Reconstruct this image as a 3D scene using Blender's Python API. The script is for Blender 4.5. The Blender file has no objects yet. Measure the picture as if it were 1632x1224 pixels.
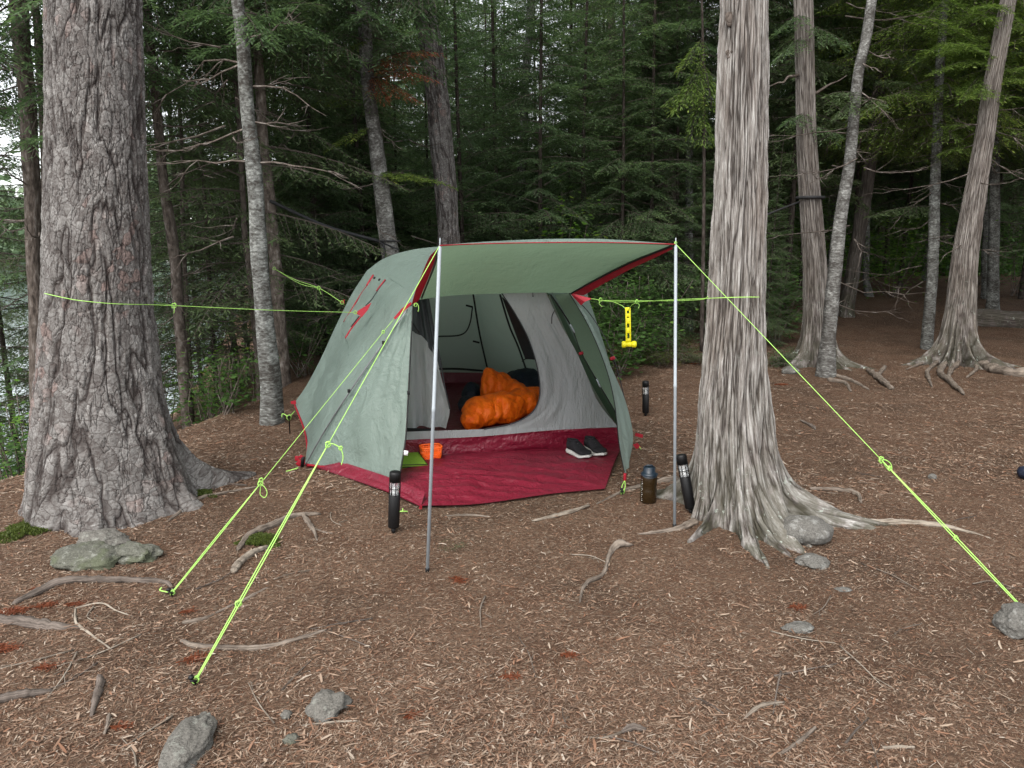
import bpy, math, random
import numpy as np
from mathutils import Vector, Matrix
from mathutils.bvhtree import BVHTree

# ------------------------------------------------------------------ camera, sky, sun, exposure
sc = bpy.context.scene
H = 1.55                      # camera height
FPX = 1200.0                  # focal length in pixels of the 1632 px wide photograph
PITCH = math.atan(224.0 / FPX)
cam_d = bpy.data.cameras.new('camera')
cam_d.sensor_width = 36.0
cam_d.lens = 36.0 * FPX / 1632.0
cam_d.clip_start = 0.05
cam_d.clip_end = 2000.0
cam = bpy.data.objects.new('camera', cam_d)
sc.collection.objects.link(cam)
cam.location = (0, 0, H)
cam.rotation_euler = (math.pi / 2 - PITCH, 0, 0)
sc.camera = cam

SUN_EL, SUN_ROT = math.radians(50), math.radians(205)
w = bpy.data.worlds.new('World'); sc.world = w; w.use_nodes = True
nt = w.node_tree
bg = nt.nodes['Background']
sky = nt.nodes.new('ShaderNodeTexSky'); sky.sky_type = 'NISHITA'; sky.sun_disc = False
sky.sun_elevation = SUN_EL; sky.sun_rotation = SUN_ROT; sky.dust_density = 1.0; sky.air_density = 1.0
hs = nt.nodes.new('ShaderNodeHueSaturation'); hs.inputs['Saturation'].default_value = 0.18
nt.links.new(sky.outputs[0], hs.inputs['Color'])
nt.links.new(hs.outputs[0], bg.inputs['Color'])
bg.inputs['Strength'].default_value = 0.15
sl = bpy.data.lights.new('sun', 'SUN'); sl.energy = 1.5; sl.angle = math.radians(45); sl.color = (1, .94, .86)
so = bpy.data.objects.new('sun', sl); sc.collection.objects.link(so)
# direction to the sun: nishita rotation is measured from +Y clockwise
sd = Vector((math.sin(SUN_ROT) * math.cos(SUN_EL), math.cos(SUN_ROT) * math.cos(SUN_EL), math.sin(SUN_EL)))
so.rotation_euler = sd.to_track_quat('Z', 'Y').to_euler()
sc.view_settings.view_transform = 'Standard'
sc.view_settings.look = 'None'
sc.view_settings.exposure = 1.5
sc.view_settings.gamma = 1.0
sc.cycles.max_bounces = 8
sc.cycles.transparent_max_bounces = 8
sc.cycles.diffuse_bounces = 6
sc.cycles.transmission_bounces = 4

rnd = random.Random(7)
R = np.random.default_rng(11)

# ------------------------------------------------------------------ pixel helpers
CP, SP = math.cos(PITCH), math.sin(PITCH)
def ray(px, py):
    cx = (px - 816.0) / FPX; cy = (612.0 - py) / FPX
    return np.array([cx, CP + cy * SP, -SP + cy * CP])
def P(px, py, Y):
    d = ray(px, py); return np.array([0, 0, H]) + d * (Y / d[1])
def depth(p):
    return p[1] * CP + (H - p[2]) * SP
def sstep(a, b, x):
    t = np.clip((x - a) / (b - a), 0, 1); return t * t * (3 - 2 * t)

# ------------------------------------------------------------------ numpy noise
def _hash(ix, iy, iz, seed):
    n = (ix.astype(np.int64) * 374761393 + iy.astype(np.int64) * 668265263 + iz.astype(np.int64) * 2147483647 + seed * 974634777) & 0xffffffff
    n = ((n ^ (n >> 13)) * 1274126177) & 0xffffffff
    n = ((n ^ (n >> 16)) * 2246822519) & 0xffffffff
    return ((n ^ (n >> 15)) & 0xffffff) / float(0xffffff)
def vn(x, y, z=0.0, seed=0):
    x = np.asarray(x, float); y = np.asarray(y, float) + 0 * x; z = np.asarray(z, float) + 0 * x
    x0, y0, z0 = np.floor(x), np.floor(y), np.floor(z)
    fx, fy, fz = x - x0, y - y0, z - z0
    fx, fy, fz = [f * f * (3 - 2 * f) for f in (fx, fy, fz)]
    r = 0
    for a in (0, 1):
        for b in (0, 1):
            for c in (0, 1):
                wgt = (fx if a else 1 - fx) * (fy if b else 1 - fy) * (fz if c else 1 - fz)
                r = r + wgt * _hash(x0 + a, y0 + b, z0 + c, seed)
    return r * 2 - 1
def fbm(x, y, z=0.0, o=4, seed=0):
    r = 0; a = 1.0
    for i in range(o):
        r = r + a * vn(x * 2 ** i, y * 2 ** i, z * 2 ** i, seed + i); a *= .5
    return r

# ------------------------------------------------------------------ terrain height
def bank_x(y):
    y = np.asarray(y, float)
    return np.where(y < 4.7, -3.45 - (4.7 - y) * 0.55, np.where(y < 8, -3.45 + (y - 4.7) * 0.32, -2.39 - (y - 8) * 0.30))
def gz(x, y, fine=True):
    x = np.asarray(x, float); y = np.asarray(y, float)
    d = bank_x(y) - x
    z = -2.9 * sstep(-0.3, 5.0, d) - 0.25 * sstep(0, .8, d)
    z = z + 0.62 * sstep(11.5, 21, y) * sstep(-6, 4, x + 0 * y)
    z = z - .35 * sstep(11, 20, y) * sstep(2, -6, x)
    amp = sstep(0.2, 2.5, np.abs(x + .2) + np.abs(y - 6) * .6)      # flat under the tent
    z = z + .035 * fbm(x * .6, y * .6, 0, 2, 5) * amp
    z = z + 0.05 * np.exp(-(((x + 2.7) / 1.0) ** 2 + ((y - 4.9) / .8) ** 2))
    z = z + 0.04 * np.exp(-(((x - 1.45) / .6) ** 2 + ((y - 4.75) / .6) ** 2))
    z = np.where(y > 40, z + (y - 40) * .01 * sstep(-6, 4, x), z)
    if fine:
        z = z + .010 * fbm(x * 4, y * 4, 0, 3, 9) + .004 * vn(x * 22, y * 22, 0, 3)
    return z
def G(px, py):
    d = ray(px, py); t = H / -d[2] if d[2] < 0 else 60
    p = np.array([0, 0, H]) + d * t
    for _ in range(12):
        g = float(gz(p[0], p[1], False)); t = t + (g - p[2]) / d[2] * .8
        p = np.array([0, 0, H]) + d * t
    p[2] = float(gz(p[0], p[1])); return p

# ------------------------------------------------------------------ mesh builder
COL = sc.collection
class MB:
    def __init__(s): s.V = []; s.Q = []; s.T = []; s.n = 0; s.mq = []; s.mt = []; s.at = {}
    def add(s, V, Q=None, T=None, m=0, at=None):
        V = np.asarray(V, float).reshape(-1, 3); s.V.append(V)
        if Q is not None and len(Q): s.Q.append(np.asarray(Q, int).reshape(-1, 4) + s.n); s.mq.append(np.full(len(s.Q[-1]), m))
        if T is not None and len(T): s.T.append(np.asarray(T, int).reshape(-1, 3) + s.n); s.mt.append(np.full(len(s.T[-1]), m))
        if at:
            for k, v in at.items(): s.at.setdefault(k, []).append((s.n, np.asarray(v, float)))
        s.n += len(V); return s
    def mesh(s, name, mats, smooth=True):
        me = bpy.data.meshes.new(name)
        V = np.concatenate(s.V); me.vertices.add(len(V)); me.vertices.foreach_set('co', V.ravel())
        Q = np.concatenate(s.Q) if s.Q else np.zeros((0, 4), int); T = np.concatenate(s.T) if s.T else np.zeros((0, 3), int)
        loops = np.concatenate([Q.ravel(), T.ravel()]); me.loops.add(len(loops)); me.loops.foreach_set('vertex_index', loops)
        nf = len(Q) + len(T); me.polygons.add(nf)
        ls = np.concatenate([np.arange(len(Q)) * 4, len(Q) * 4 + np.arange(len(T)) * 3])
        me.polygons.foreach_set('loop_start', ls)
        mi = np.concatenate([np.concatenate(s.mq) if s.mq else np.zeros(0, int), np.concatenate(s.mt) if s.mt else np.zeros(0, int)])
        me.polygons.foreach_set('material_index', mi.astype(np.int32))
        me.polygons.foreach_set('use_smooth', np.full(nf, smooth))
        for k, parts in s.at.items():
            dim = 1 if parts[0][1].ndim == 1 else 3
            arr = np.zeros((len(V), dim))
            for o, v in parts: arr[o:o + len(v)] = v.reshape(-1, dim)
            a = me.attributes.new(k, 'FLOAT' if dim == 1 else 'FLOAT_VECTOR', 'POINT')
            a.data.foreach_set('value' if dim == 1 else 'vector', arr.ravel())
        me.update(calc_edges=True); me.validate()
        for m in (mats if isinstance(mats, (list, tuple)) else [mats]): me.materials.append(m)
        return me
    def obj(s, name, mats, parent=None, smooth=True):
        me = s.mesh(name, mats, smooth); o = bpy.data.objects.new(name, me); COL.objects.link(o)
        if parent is not None:
            o.parent = parent
            if parent.type == 'EMPTY' or True:
                o.matrix_parent_inverse = Matrix.Identity(4)
                loc = Vector((0, 0, 0)); q = parent
                M = world_m(parent).inverted()
                me.transform(M)
        return o
def world_m(o):
    M = Matrix.LocRotScale(o.location, o.rotation_euler, o.scale)
    while o.parent: o = o.parent; M = Matrix.LocRotScale(o.location, o.rotation_euler, o.scale) @ M
    return M
def thing(name, label, cat, loc, group=None, kind=None):
    o = bpy.data.objects.new(name, None); COL.objects.link(o); o.location = Vector([float(c) for c in loc]); o.empty_display_size = .1
    return tag(o, label, cat, group, kind)
def tag(o, label=None, cat=None, group=None, kind=None):
    if label: o['label'] = label
    if cat: o['category'] = cat
    if group: o['group'] = group
    if kind: o['kind'] = kind
    return o
def recenter(o):
    """move a parentless mesh object's origin to its bottom centre"""
    me = o.data; n = len(me.vertices); c = np.zeros(n * 3); me.vertices.foreach_get('co', c); c = c.reshape(-1, 3)
    b = np.array([c[:, 0].mean(), c[:, 1].mean(), c[:, 2].min()])
    me.vertices.foreach_set('co', (c - b).ravel()); me.update(); o.location = b; return o

def spline(pts, n):
    p = np.asarray(pts, float)
    if len(p) == 2: t = np.linspace(0, 1, n)[:, None]; return p[0] * (1 - t) + p[1] * t
    d = np.r_[0, np.cumsum(np.linalg.norm(np.diff(p[:, :3], axis=0), axis=1) + 1e-9)]
    u = np.linspace(0, d[-1], n); m = np.zeros_like(p)
    m[1:-1] = (p[2:] - p[:-2]) / (d[2:] - d[:-2])[:, None]; m[0] = (p[1] - p[0]) / (d[1] - d[0]); m[-1] = (p[-1] - p[-2]) / (d[-1] - d[-2])
    i = np.clip(np.searchsorted(d, u, 'right') - 1, 0, len(d) - 2); h = (d[i + 1] - d[i]); t = ((u - d[i]) / h)[:, None]; h = h[:, None]
    return (2*t**3-3*t**2+1)*p[i] + (t**3-2*t**2+t)*h*m[i] + (-2*t**3+3*t**2)*p[i+1] + (t**3-t**2)*h*m[i+1]
def frames(p):
    t = np.gradient(p, axis=0); t /= np.linalg.norm(t, axis=1)[:, None] + 1e-12
    a = np.array([1., 0, 0]) if abs(t[0][0]) < .8 else np.array([0., 1, 0])
    N = []; n = a - t[0] * np.dot(a, t[0]); n /= np.linalg.norm(n)
    for k in range(len(p)):
        n = n - t[k] * np.dot(n, t[k]); n /= np.linalg.norm(n) + 1e-12; N.append(n)
    N = np.array(N); return t, N, np.cross(t, N)
def tube(mb, pts, r, seg=10, m=0, prof=None, closed=False, sq=None):
    """tube along pts; r scalar or array; prof(theta[seg], s[n]) -> multiplier; bark coordinates stored in attribute bc"""
    p = np.asarray(pts, float); n = len(p); r = np.full(n, r) if np.isscalar(r) else np.asarray(r, float)
    t, N, B = frames(p); th = np.linspace(0, 2 * math.pi, seg, endpoint=False)
    s = np.r_[0, np.cumsum(np.linalg.norm(np.diff(p, axis=0), axis=1))]
    rr = r[:, None] * np.ones(seg)[None]
    if prof is not None: rr = rr * prof(th[None, :], s[:, None])
    cN, cB = np.cos(th), np.sin(th)
    if sq: cB = cB * sq
    V = p[:, None] + rr[..., None] * (cN[None, :, None] * N[:, None] + cB[None, :, None] * B[:, None])
    i = np.arange(n - 1)[:, None] * seg; j = np.arange(seg)[None]
    Q = np.stack([i + j, i + (j + 1) % seg, i + seg + (j + 1) % seg, i + seg + j], -1).reshape(-1, 4)
    r0 = float(np.median(r)); bc = np.stack([r0 * np.cos(th)[None] + 0 * rr, r0 * np.sin(th)[None] + 0 * rr, s[:, None] + 0 * rr], -1).reshape(-1, 3)
    V = V.reshape(-1, 3); T = []
    if not closed:
        V = np.r_[V, p[:1], p[-1:]]; bc = np.r_[bc, bc[:1], bc[-1:]]
        jj = np.arange(seg); a = np.full(seg, n * seg)
        T = np.r_[np.stack([a, (jj + 1) % seg, jj], -1), np.stack([a + 1, (n - 1) * seg + jj, (n - 1) * seg + (jj + 1) % seg], -1)]
    mb.add(V, Q, T, m, {'bc': bc}); return mb
def box(mb, c, s, M=None, m=0, bev=0.0):
    x, y, z = [v / 2 for v in s]; b = min(bev, x * .9, y * .9, z * .9)
    if b <= 0:
        V = np.array([[i * x, j * y, k * z] for i in (-1, 1) for j in (-1, 1) for k in (-1, 1)])
        Q = [[0, 1, 3, 2], [4, 6, 7, 5], [0, 4, 5, 1], [2, 3, 7, 6], [0, 2, 6, 4], [1, 5, 7, 3]]; T = []
    else:
        import bmesh
        bm = bmesh.new(); bmesh.ops.create_cube(bm, size=1)
        for v in bm.verts: v.co = Vector((v.co.x * 2 * x, v.co.y * 2 * y, v.co.z * 2 * z))
        bmesh.ops.bevel(bm, geom=list(bm.edges), offset=b, segments=2, affect='EDGES', profile=.5)
        V = np.array([v.co[:] for v in bm.verts]); Q = [[v.index for v in f.verts] for f in bm.faces if len(f.verts) == 4]
        T = [[v.index for v in f.verts] for f in bm.faces if len(f.verts) == 3]; bm.free()
    if M is not None: V = V @ np.array(M.to_3x3()).T
    mb.add(V + np.asarray(c, float), Q, T, m); return mb
def lathe(mb, base, axis, prof, seg=20, m=0):
    """prof: list of (height, radius) along axis"""
    ax = np.asarray(axis, float); ax /= np.linalg.norm(ax); a = np.array([1., 0, 0]) if abs(ax[0]) < .8 else np.array([0, 1., 0])
    N = a - ax * ax.dot(a); N /= np.linalg.norm(N); B = np.cross(ax, N)
    th = np.linspace(0, 2 * math.pi, seg, endpoint=False)
    ring = np.cos(th)[:, None] * N + np.sin(th)[:, None] * B
    V = np.concatenate([np.asarray(base, float) + ax * h + ring * max(r, 1e-5) for h, r in prof]); n = len(prof)
    i = np.arange(n - 1)[:, None] * seg; j = np.arange(seg)[None]
    Q = np.stack([i + j, i + (j + 1) % seg, i + seg + (j + 1) % seg, i + seg + j], -1).reshape(-1, 4)
    mb.add(V, Q, None, m); return mb
def blob(mb, c, rad, sub=4, rough=.15, fr=1.6, seed=0, M=None, m=0, ridge=0):
    import bmesh
    bm = bmesh.new(); bmesh.ops.create_icosphere(bm, subdivisions=sub, radius=1)
    V = np.array([v.co[:] for v in bm.verts]); T = [[v.index for v in f.verts] for f in bm.faces]; bm.free()
    d = 1 + rough * fbm(V[:, 0] * fr, V[:, 1] * fr, V[:, 2] * fr, 4, seed) + ridge * np.abs(vn(V[:, 0] * 3, V[:, 1] * 3, V[:, 2] * 3, seed + 9))
    V = V * d[:, None] * np.asarray(rad)
    if M is not None: V = V @ np.array(M.to_3x3()).T
    mb.add(V + np.asarray(c), None, T, m); return mb

# ------------------------------------------------------------------ materials
def mat(name, rough=.8, spec=.3):
    m = bpy.data.materials.new(name); m.use_nodes = True; n = m.node_tree.nodes; b = n['Principled BSDF']
    b.inputs['Roughness'].default_value = rough; b.inputs['Specular IOR Level'].default_value = spec
    return m, m.node_tree, b
def N(nt, t, **kw):
    n = nt.nodes.new(t)
    for k, v in kw.items():
        if k in n.inputs: n.inputs[k].default_value = v
        else: setattr(n, k, v)
    return n
def L(nt, a, b): nt.links.new(a, b)
def ramp(nt, fac, stops, interp='LINEAR'):
    r = nt.nodes.new('ShaderNodeValToRGB'); r.color_ramp.interpolation = interp; e = r.color_ramp.elements
    while len(e) > 1: e.remove(e[0])
    for i, (p, c) in enumerate(stops):
        x = e[0] if i == 0 else e.new(p); x.position = p
        x.color = (*c, 1) if not np.isscalar(c) else (c, c, c, 1)
    L(nt, fac, r.inputs[0]); return r.outputs[0]
def mix(nt, fac, a, b, mode='MIX'):
    m = nt.nodes.new('ShaderNodeMix'); m.data_type = 'RGBA'; m.blend_type = mode
    for s, v in ((m.inputs[0], fac), (m.inputs[6], a), (m.inputs[7], b)):
        if hasattr(v, 'is_output'): L(nt, v, s)
        elif np.isscalar(v): s.default_value = v if s == m.inputs[0] else (v, v, v, 1)
        else: s.default_value = (*v, 1)
    return m.outputs[2]
def mth(nt, op, a, b=0.0, c=None):
    m = nt.nodes.new('ShaderNodeMath'); m.operation = op
    for i, v in enumerate((a, b) + ((c,) if c is not None else ())):
        if hasattr(v, 'is_output'): L(nt, v, m.inputs[i])
        else: m.inputs[i].default_value = v
    return m.outputs[0]
def coords(nt, attr=None, scale=(1, 1, 1), distort=0.0, dscale=3.0):
    if attr: s = N(nt, 'ShaderNodeAttribute', attribute_name=attr).outputs['Vector']
    else: s = nt.nodes.new('ShaderNodeTexCoord').outputs['Object']
    mp = N(nt, 'ShaderNodeMapping'); mp.inputs['Scale'].default_value = scale; L(nt, s, mp.inputs['Vector']); out = mp.outputs[0]
    if distort:
        no = N(nt, 'ShaderNodeTexNoise', Scale=dscale, Detail=3.0); L(nt, out, no.inputs['Vector'])
        v = nt.nodes.new('ShaderNodeVectorMath'); v.operation = 'MULTIPLY_ADD'; L(nt, no.outputs['Color'], v.inputs[0]); v.inputs[1].default_value = (distort,) * 3; L(nt, out, v.inputs[2]); out = v.outputs[0]
    return out
def noise(nt, vec, scale, detail=4.0, rough=.55, out=0):
    n = N(nt, 'ShaderNodeTexNoise', Scale=scale, Detail=detail, Roughness=rough); L(nt, vec, n.inputs['Vector']); return n.outputs[out]
def bump(nt, b, h, dist, strength=1.0):
    n = N(nt, 'ShaderNodeBump', Strength=strength, Distance=dist); L(nt, h, n.inputs['Height']); L(nt, n.outputs[0], b.inputs['Normal'])
def displace(m, nt, h, scale, mid=.5):
    d = N(nt, 'ShaderNodeDisplacement', Scale=scale, Midlevel=mid); L(nt, h, d.inputs['Height'])
    L(nt, d.outputs[0], nt.nodes['Material Output'].inputs['Displacement']); m.displacement_method = 'BOTH'

def mat_plain(name, col, rough=.6, spec=.4, metal=0.0, var=.12, sc_=30.0, bmp=0.0):
    m, nt, b = mat(name, rough, spec); v = coords(nt); n = noise(nt, v, sc_, 3.0)
    c = ramp(nt, n, [(.25, [x * (1 - var) for x in col]), (.75, [min(1, x * (1 + var)) for x in col])])
    L(nt, c, b.inputs['Base Color']); b.inputs['Metallic'].default_value = metal
    if bmp: bump(nt, b, n, bmp)
    return m
def mat_fabric(name, col, trans=.35, wr=.008, rough=.55, stretch=(1, 1, 1), spec=.35, var=.08, fine=.0, tcol=None):
    m, nt, b = mat(name, rough, spec); v = coords(nt, None, stretch, .25, 2.0)
    n1 = noise(nt, v, 4.0, 3.0); w_ = noise(nt, v, 11.0, 4.0, .6)
    ridg = mth(nt, 'ABSOLUTE', mth(nt, 'SUBTRACT', w_, .5))
    c = ramp(nt, n1, [(.2, [x * (1 - var) for x in col]), (.8, [min(1, x * (1 + var)) for x in col])])
    L(nt, c, b.inputs['Base Color'])
    h = mth(nt, 'ADD', mth(nt, 'MULTIPLY', ridg, -1.6), n1)
    bp = N(nt, 'ShaderNodeBump', Strength=1.0, Distance=wr); L(nt, h, bp.inputs['Height']); L(nt, bp.outputs[0], b.inputs['Normal'])
    tr = N(nt, 'ShaderNodeBsdfTranslucent'); tr.inputs['Color'].default_value = (*(tcol or col), 1); L(nt, bp.outputs[0], tr.inputs['Normal'])
    mx = N(nt, 'ShaderNodeMixShader'); mx.inputs[0].default_value = trans; L(nt, b.outputs[0], mx.inputs[1]); L(nt, tr.outputs[0], mx.inputs[2])
    L(nt, mx.outputs[0], nt.nodes['Material Output'].inputs['Surface']); return m

def mat_pine_bark():
    m, nt, b = mat('pine_bark', .9, .15)
    v = coords(nt, 'bc', (1, 1, .17), .16, 4.0)
    n1 = noise(nt, v, 8.5, 3.0, .55); n1b = noise(nt, coords(nt, 'bc', (1, 1, .24), .10, 9.0), 17.0, 3.0, .6)
    f1 = ramp(nt, mth(nt, 'ABSOLUTE', mth(nt, 'SUBTRACT', n1, .5)), [(0, 0.0), (.016, .35), (.06, 1.0)])
    f2 = ramp(nt, mth(nt, 'ABSOLUTE', mth(nt, 'SUBTRACT', n1b, .5)), [(0, 0.0), (.012, .5), (.05, 1.0)])
    v2 = coords(nt, 'bc', (1, 1, .6), .07, 12.0)
    vo2 = N(nt, 'ShaderNodeTexVoronoi', Scale=26.0, feature='DISTANCE_TO_EDGE'); L(nt, v2, vo2.inputs['Vector'])
    vc2 = N(nt, 'ShaderNodeTexVoronoi', Scale=26.0, feature='F1'); L(nt, v2, vc2.inputs['Vector'])
    v3 = coords(nt, 'bc', (1, 1, .8)); fn = noise(nt, v3, 85.0, 6.0, .7); md = noise(nt, coords(nt, 'bc', (1, 1, .5)), 24.0, 4.0, .6)
    big = noise(nt, coords(nt, 'bc', (1, 1, .35)), 4.0, 4.0, .6)
    e2 = ramp(nt, vo2.outputs['Distance'], [(0, 0.0), (.05, .75), (.3, 1.0)])
    h = mth(nt, 'ADD', mth(nt, 'MULTIPLY', f1, .34), mth(nt, 'MULTIPLY', f2, .20))
    h = mth(nt, 'ADD', h, mth(nt, 'ADD', mth(nt, 'MULTIPLY', e2, .06), mth(nt, 'MULTIPLY', vc2.outputs['Color'], .07)))
    h = mth(nt, 'ADD', h, mth(nt, 'ADD', mth(nt, 'MULTIPLY', fn, .20), mth(nt, 'MULTIPLY', md, .22)))
    s = mth(nt, 'ADD', mth(nt, 'MULTIPLY', vc2.outputs['Color'], .35), mth(nt, 'MULTIPLY', md, .65))
    c = ramp(nt, s, [(.25, (.095, .085, .08)), (.5, (.172, .164, .156)), (.75, (.28, .27, .258))])
    c = mix(nt, ramp(nt, mth(nt, 'MULTIPLY', big, mth(nt, 'ADD', vc2.outputs['Color'], .35)), [(.56, 0.0), (.68, .6)]), c, (.17, .10, .085))
    c = mix(nt, ramp(nt, fn, [(.36, .75), (.56, 0.0)]), c, (.06, .048, .044))
    c = mix(nt, ramp(nt, noise(nt, v3, 36.0, 5.0, .75), [(.60, 0.0), (.68, .6)]), c, (.37, .365, .35))
    c = mix(nt, ramp(nt, mth(nt, 'MULTIPLY', f1, mth(nt, 'ADD', mth(nt, 'MULTIPLY', f2, .6), .4)), [(0, .92), (.7, 0.0)]), c, (.03, .023, .021))
    c = mix(nt, ramp(nt, vo2.outputs['Distance'], [(0, .7), (.05, 0.0)]), c, (.05, .04, .036))
    L(nt, c, b.inputs['Base Color']); displace(m, nt, h, .042, .6); return m
def mat_cedar_bark(name='cedar_bark', light=1.0, tone=(1, 1, 1), disp=.026, sc_=52.0):
    m, nt, b = mat(name, .9, .15)
    v = coords(nt, 'bc', (1, 1, .045), .030, 9.0)
    n1 = noise(nt, v, sc_, 3.0, .5); n2 = noise(nt, v, sc_ * 3.2, 5.0, .72)
    r1 = mth(nt, 'ABSOLUTE', mth(nt, 'SUBTRACT', n1, .5))
    e = ramp(nt, r1, [(0, 0.0), (.05, .55), (.15, 1.0)])
    h = mth(nt, 'ADD', mth(nt, 'MULTIPLY', e, .6), mth(nt, 'MULTIPLY', n2, .4))
    k = [(.08, .067, .058), (.225, .208, .192), (.43, .42, .40)]
    k = [tuple(min(.8, c * light * t) for c, t in zip(q, tone)) for q in k]
    c = ramp(nt, n2, [(.32, k[0]), (.5, k[1]), (.66, k[2])])
    big = noise(nt, coords(nt, 'bc', (1, 1, .2)), 7.0, 4.0)
    c = mix(nt, ramp(nt, big, [(.52, 0.0), (.68, .45)]), c, tuple(x * light for x in (.15, .115, .095)))
    c = mix(nt, ramp(nt, e, [(0, .95), (.85, 0.0)]), c, (.04, .032, .028))
    # moss and lichen low down on the trunk
    at = N(nt, 'ShaderNodeAttribute', attribute_name='low').outputs['Fac']
    mo = noise(nt, coords(nt, None, (1, 1, .6)), 9.0, 5.0, .65)
    c = mix(nt, mth(nt, 'MULTIPLY', at, ramp(nt, mo, [(.42, 0.0), (.52, .85)])), c, (.036, .038, .018))
    li = noise(nt, coords(nt, None, (1, 1, 1)), 16.0, 5.0, .7)
    c = mix(nt, mth(nt, 'MULTIPLY', at, ramp(nt, li, [(.62, 0.0), (.65, .9)])), c, (.42, .47, .42))
    L(nt, c, b.inputs['Base Color']); displace(m, nt, h, disp, .6); return m
def mat_lichen_bark(name, dark=(.07, .062, .055), lightc=(.42, .43, .41), amt=.5):
    m, nt, b = mat(name, .9, .15)
    v = coords(nt, 'bc', (1, 1, 1.3), .03, 20.0); n1 = noise(nt, v, 42.0, 5.0, .7); n2 = noise(nt, v, 9.0, 3.0)
    n3 = noise(nt, coords(nt, 'bc', (1, 1, .6)), 3.5, 4.0, .7)
    s = mth(nt, 'ADD', mth(nt, 'MULTIPLY', n1, .45), mth(nt, 'ADD', mth(nt, 'MULTIPLY', n2, .25), mth(nt, 'MULTIPLY', n3, .30)))
    mid = tuple((a + c) / 2.6 for a, c in zip(dark, lightc))
    c = ramp(nt, s, [(amt - .09, dark), (amt - .01, mid), (amt + .07, lightc)])
    L(nt, c, b.inputs['Base Color']); bump(nt, b, n1, .012); return m
def mat_dark_bark(name, k=1.0):
    m, nt, b = mat(name, .95, .1)
    v = coords(nt, 'bc', (1, 1, .3), .05, 12.0); n1 = noise(nt, v, 38.0, 4.0, .65)
    c = ramp(nt, n1, [(.32, (.03 * k, .024 * k, .02 * k)), (.55, (.10 * k, .082 * k, .07 * k)), (.72, (.2 * k, .18 * k, .165 * k))])
    L(nt, c, b.inputs['Base Color']); bump(nt, b, n1, .015); return m
def mat_wood(name, c0=(.10, .08, .07), c1=(.36, .32, .28), zs=.06):
    m, nt, b = mat(name, .85, .2)
    v = coords(nt, 'bc', (1, 1, zs), .02, 20.0); n1 = noise(nt, v, 160.0, 4.0, .6); n2 = noise(nt, coords(nt), 12.0, 3.0)
    c = ramp(nt, mth(nt, 'ADD', mth(nt, 'MULTIPLY', n1, .6), mth(nt, 'MULTIPLY', n2, .4)), [(.36, c0), (.62, c1)])
    L(nt, c, b.inputs['Base Color']); bump(nt, b, n1, .006); return m
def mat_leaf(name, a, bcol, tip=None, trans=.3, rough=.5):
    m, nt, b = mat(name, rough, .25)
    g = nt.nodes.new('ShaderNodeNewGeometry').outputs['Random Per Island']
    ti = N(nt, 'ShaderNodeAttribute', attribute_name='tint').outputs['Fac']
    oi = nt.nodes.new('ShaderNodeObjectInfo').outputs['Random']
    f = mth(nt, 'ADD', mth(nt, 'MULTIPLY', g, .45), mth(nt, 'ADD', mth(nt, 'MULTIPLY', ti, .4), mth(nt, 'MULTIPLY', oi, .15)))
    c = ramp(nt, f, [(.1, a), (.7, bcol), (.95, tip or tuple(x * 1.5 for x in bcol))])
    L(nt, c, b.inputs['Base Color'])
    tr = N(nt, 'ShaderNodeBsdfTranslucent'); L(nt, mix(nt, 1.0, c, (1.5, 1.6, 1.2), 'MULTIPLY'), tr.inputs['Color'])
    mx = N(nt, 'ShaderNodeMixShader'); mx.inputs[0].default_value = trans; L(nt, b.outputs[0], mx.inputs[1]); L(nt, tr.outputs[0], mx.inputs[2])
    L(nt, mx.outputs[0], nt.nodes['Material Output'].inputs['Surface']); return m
def mat_rock(name, base=(.22, .21, .19), lich=(.40, .42, .37), moss=.0):
    m, nt, b = mat(name, .9, .2); v = coords(nt)
    n1 = noise(nt, v, 22.0, 6.0, .7); n2 = noise(nt, v, 140.0, 3.0, .7); n3 = noise(nt, v, 8.0, 4.0)
    c = ramp(nt, n2, [(.3, [x * .55 for x in base]), (.6, [x * 1.25 for x in base])])
    c = mix(nt, ramp(nt, n1, [(.54, 0.0), (.62, .7)]), c, lich)
    if moss: c = mix(nt, ramp(nt, n3, [(.5, 0.0), (.6, moss)]), c, (.07, .09, .035))
    L(nt, c, b.inputs['Base Color']); bump(nt, b, mth(nt, 'ADD', n1, mth(nt, 'MULTIPLY', n2, .5)), .012); return m
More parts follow.
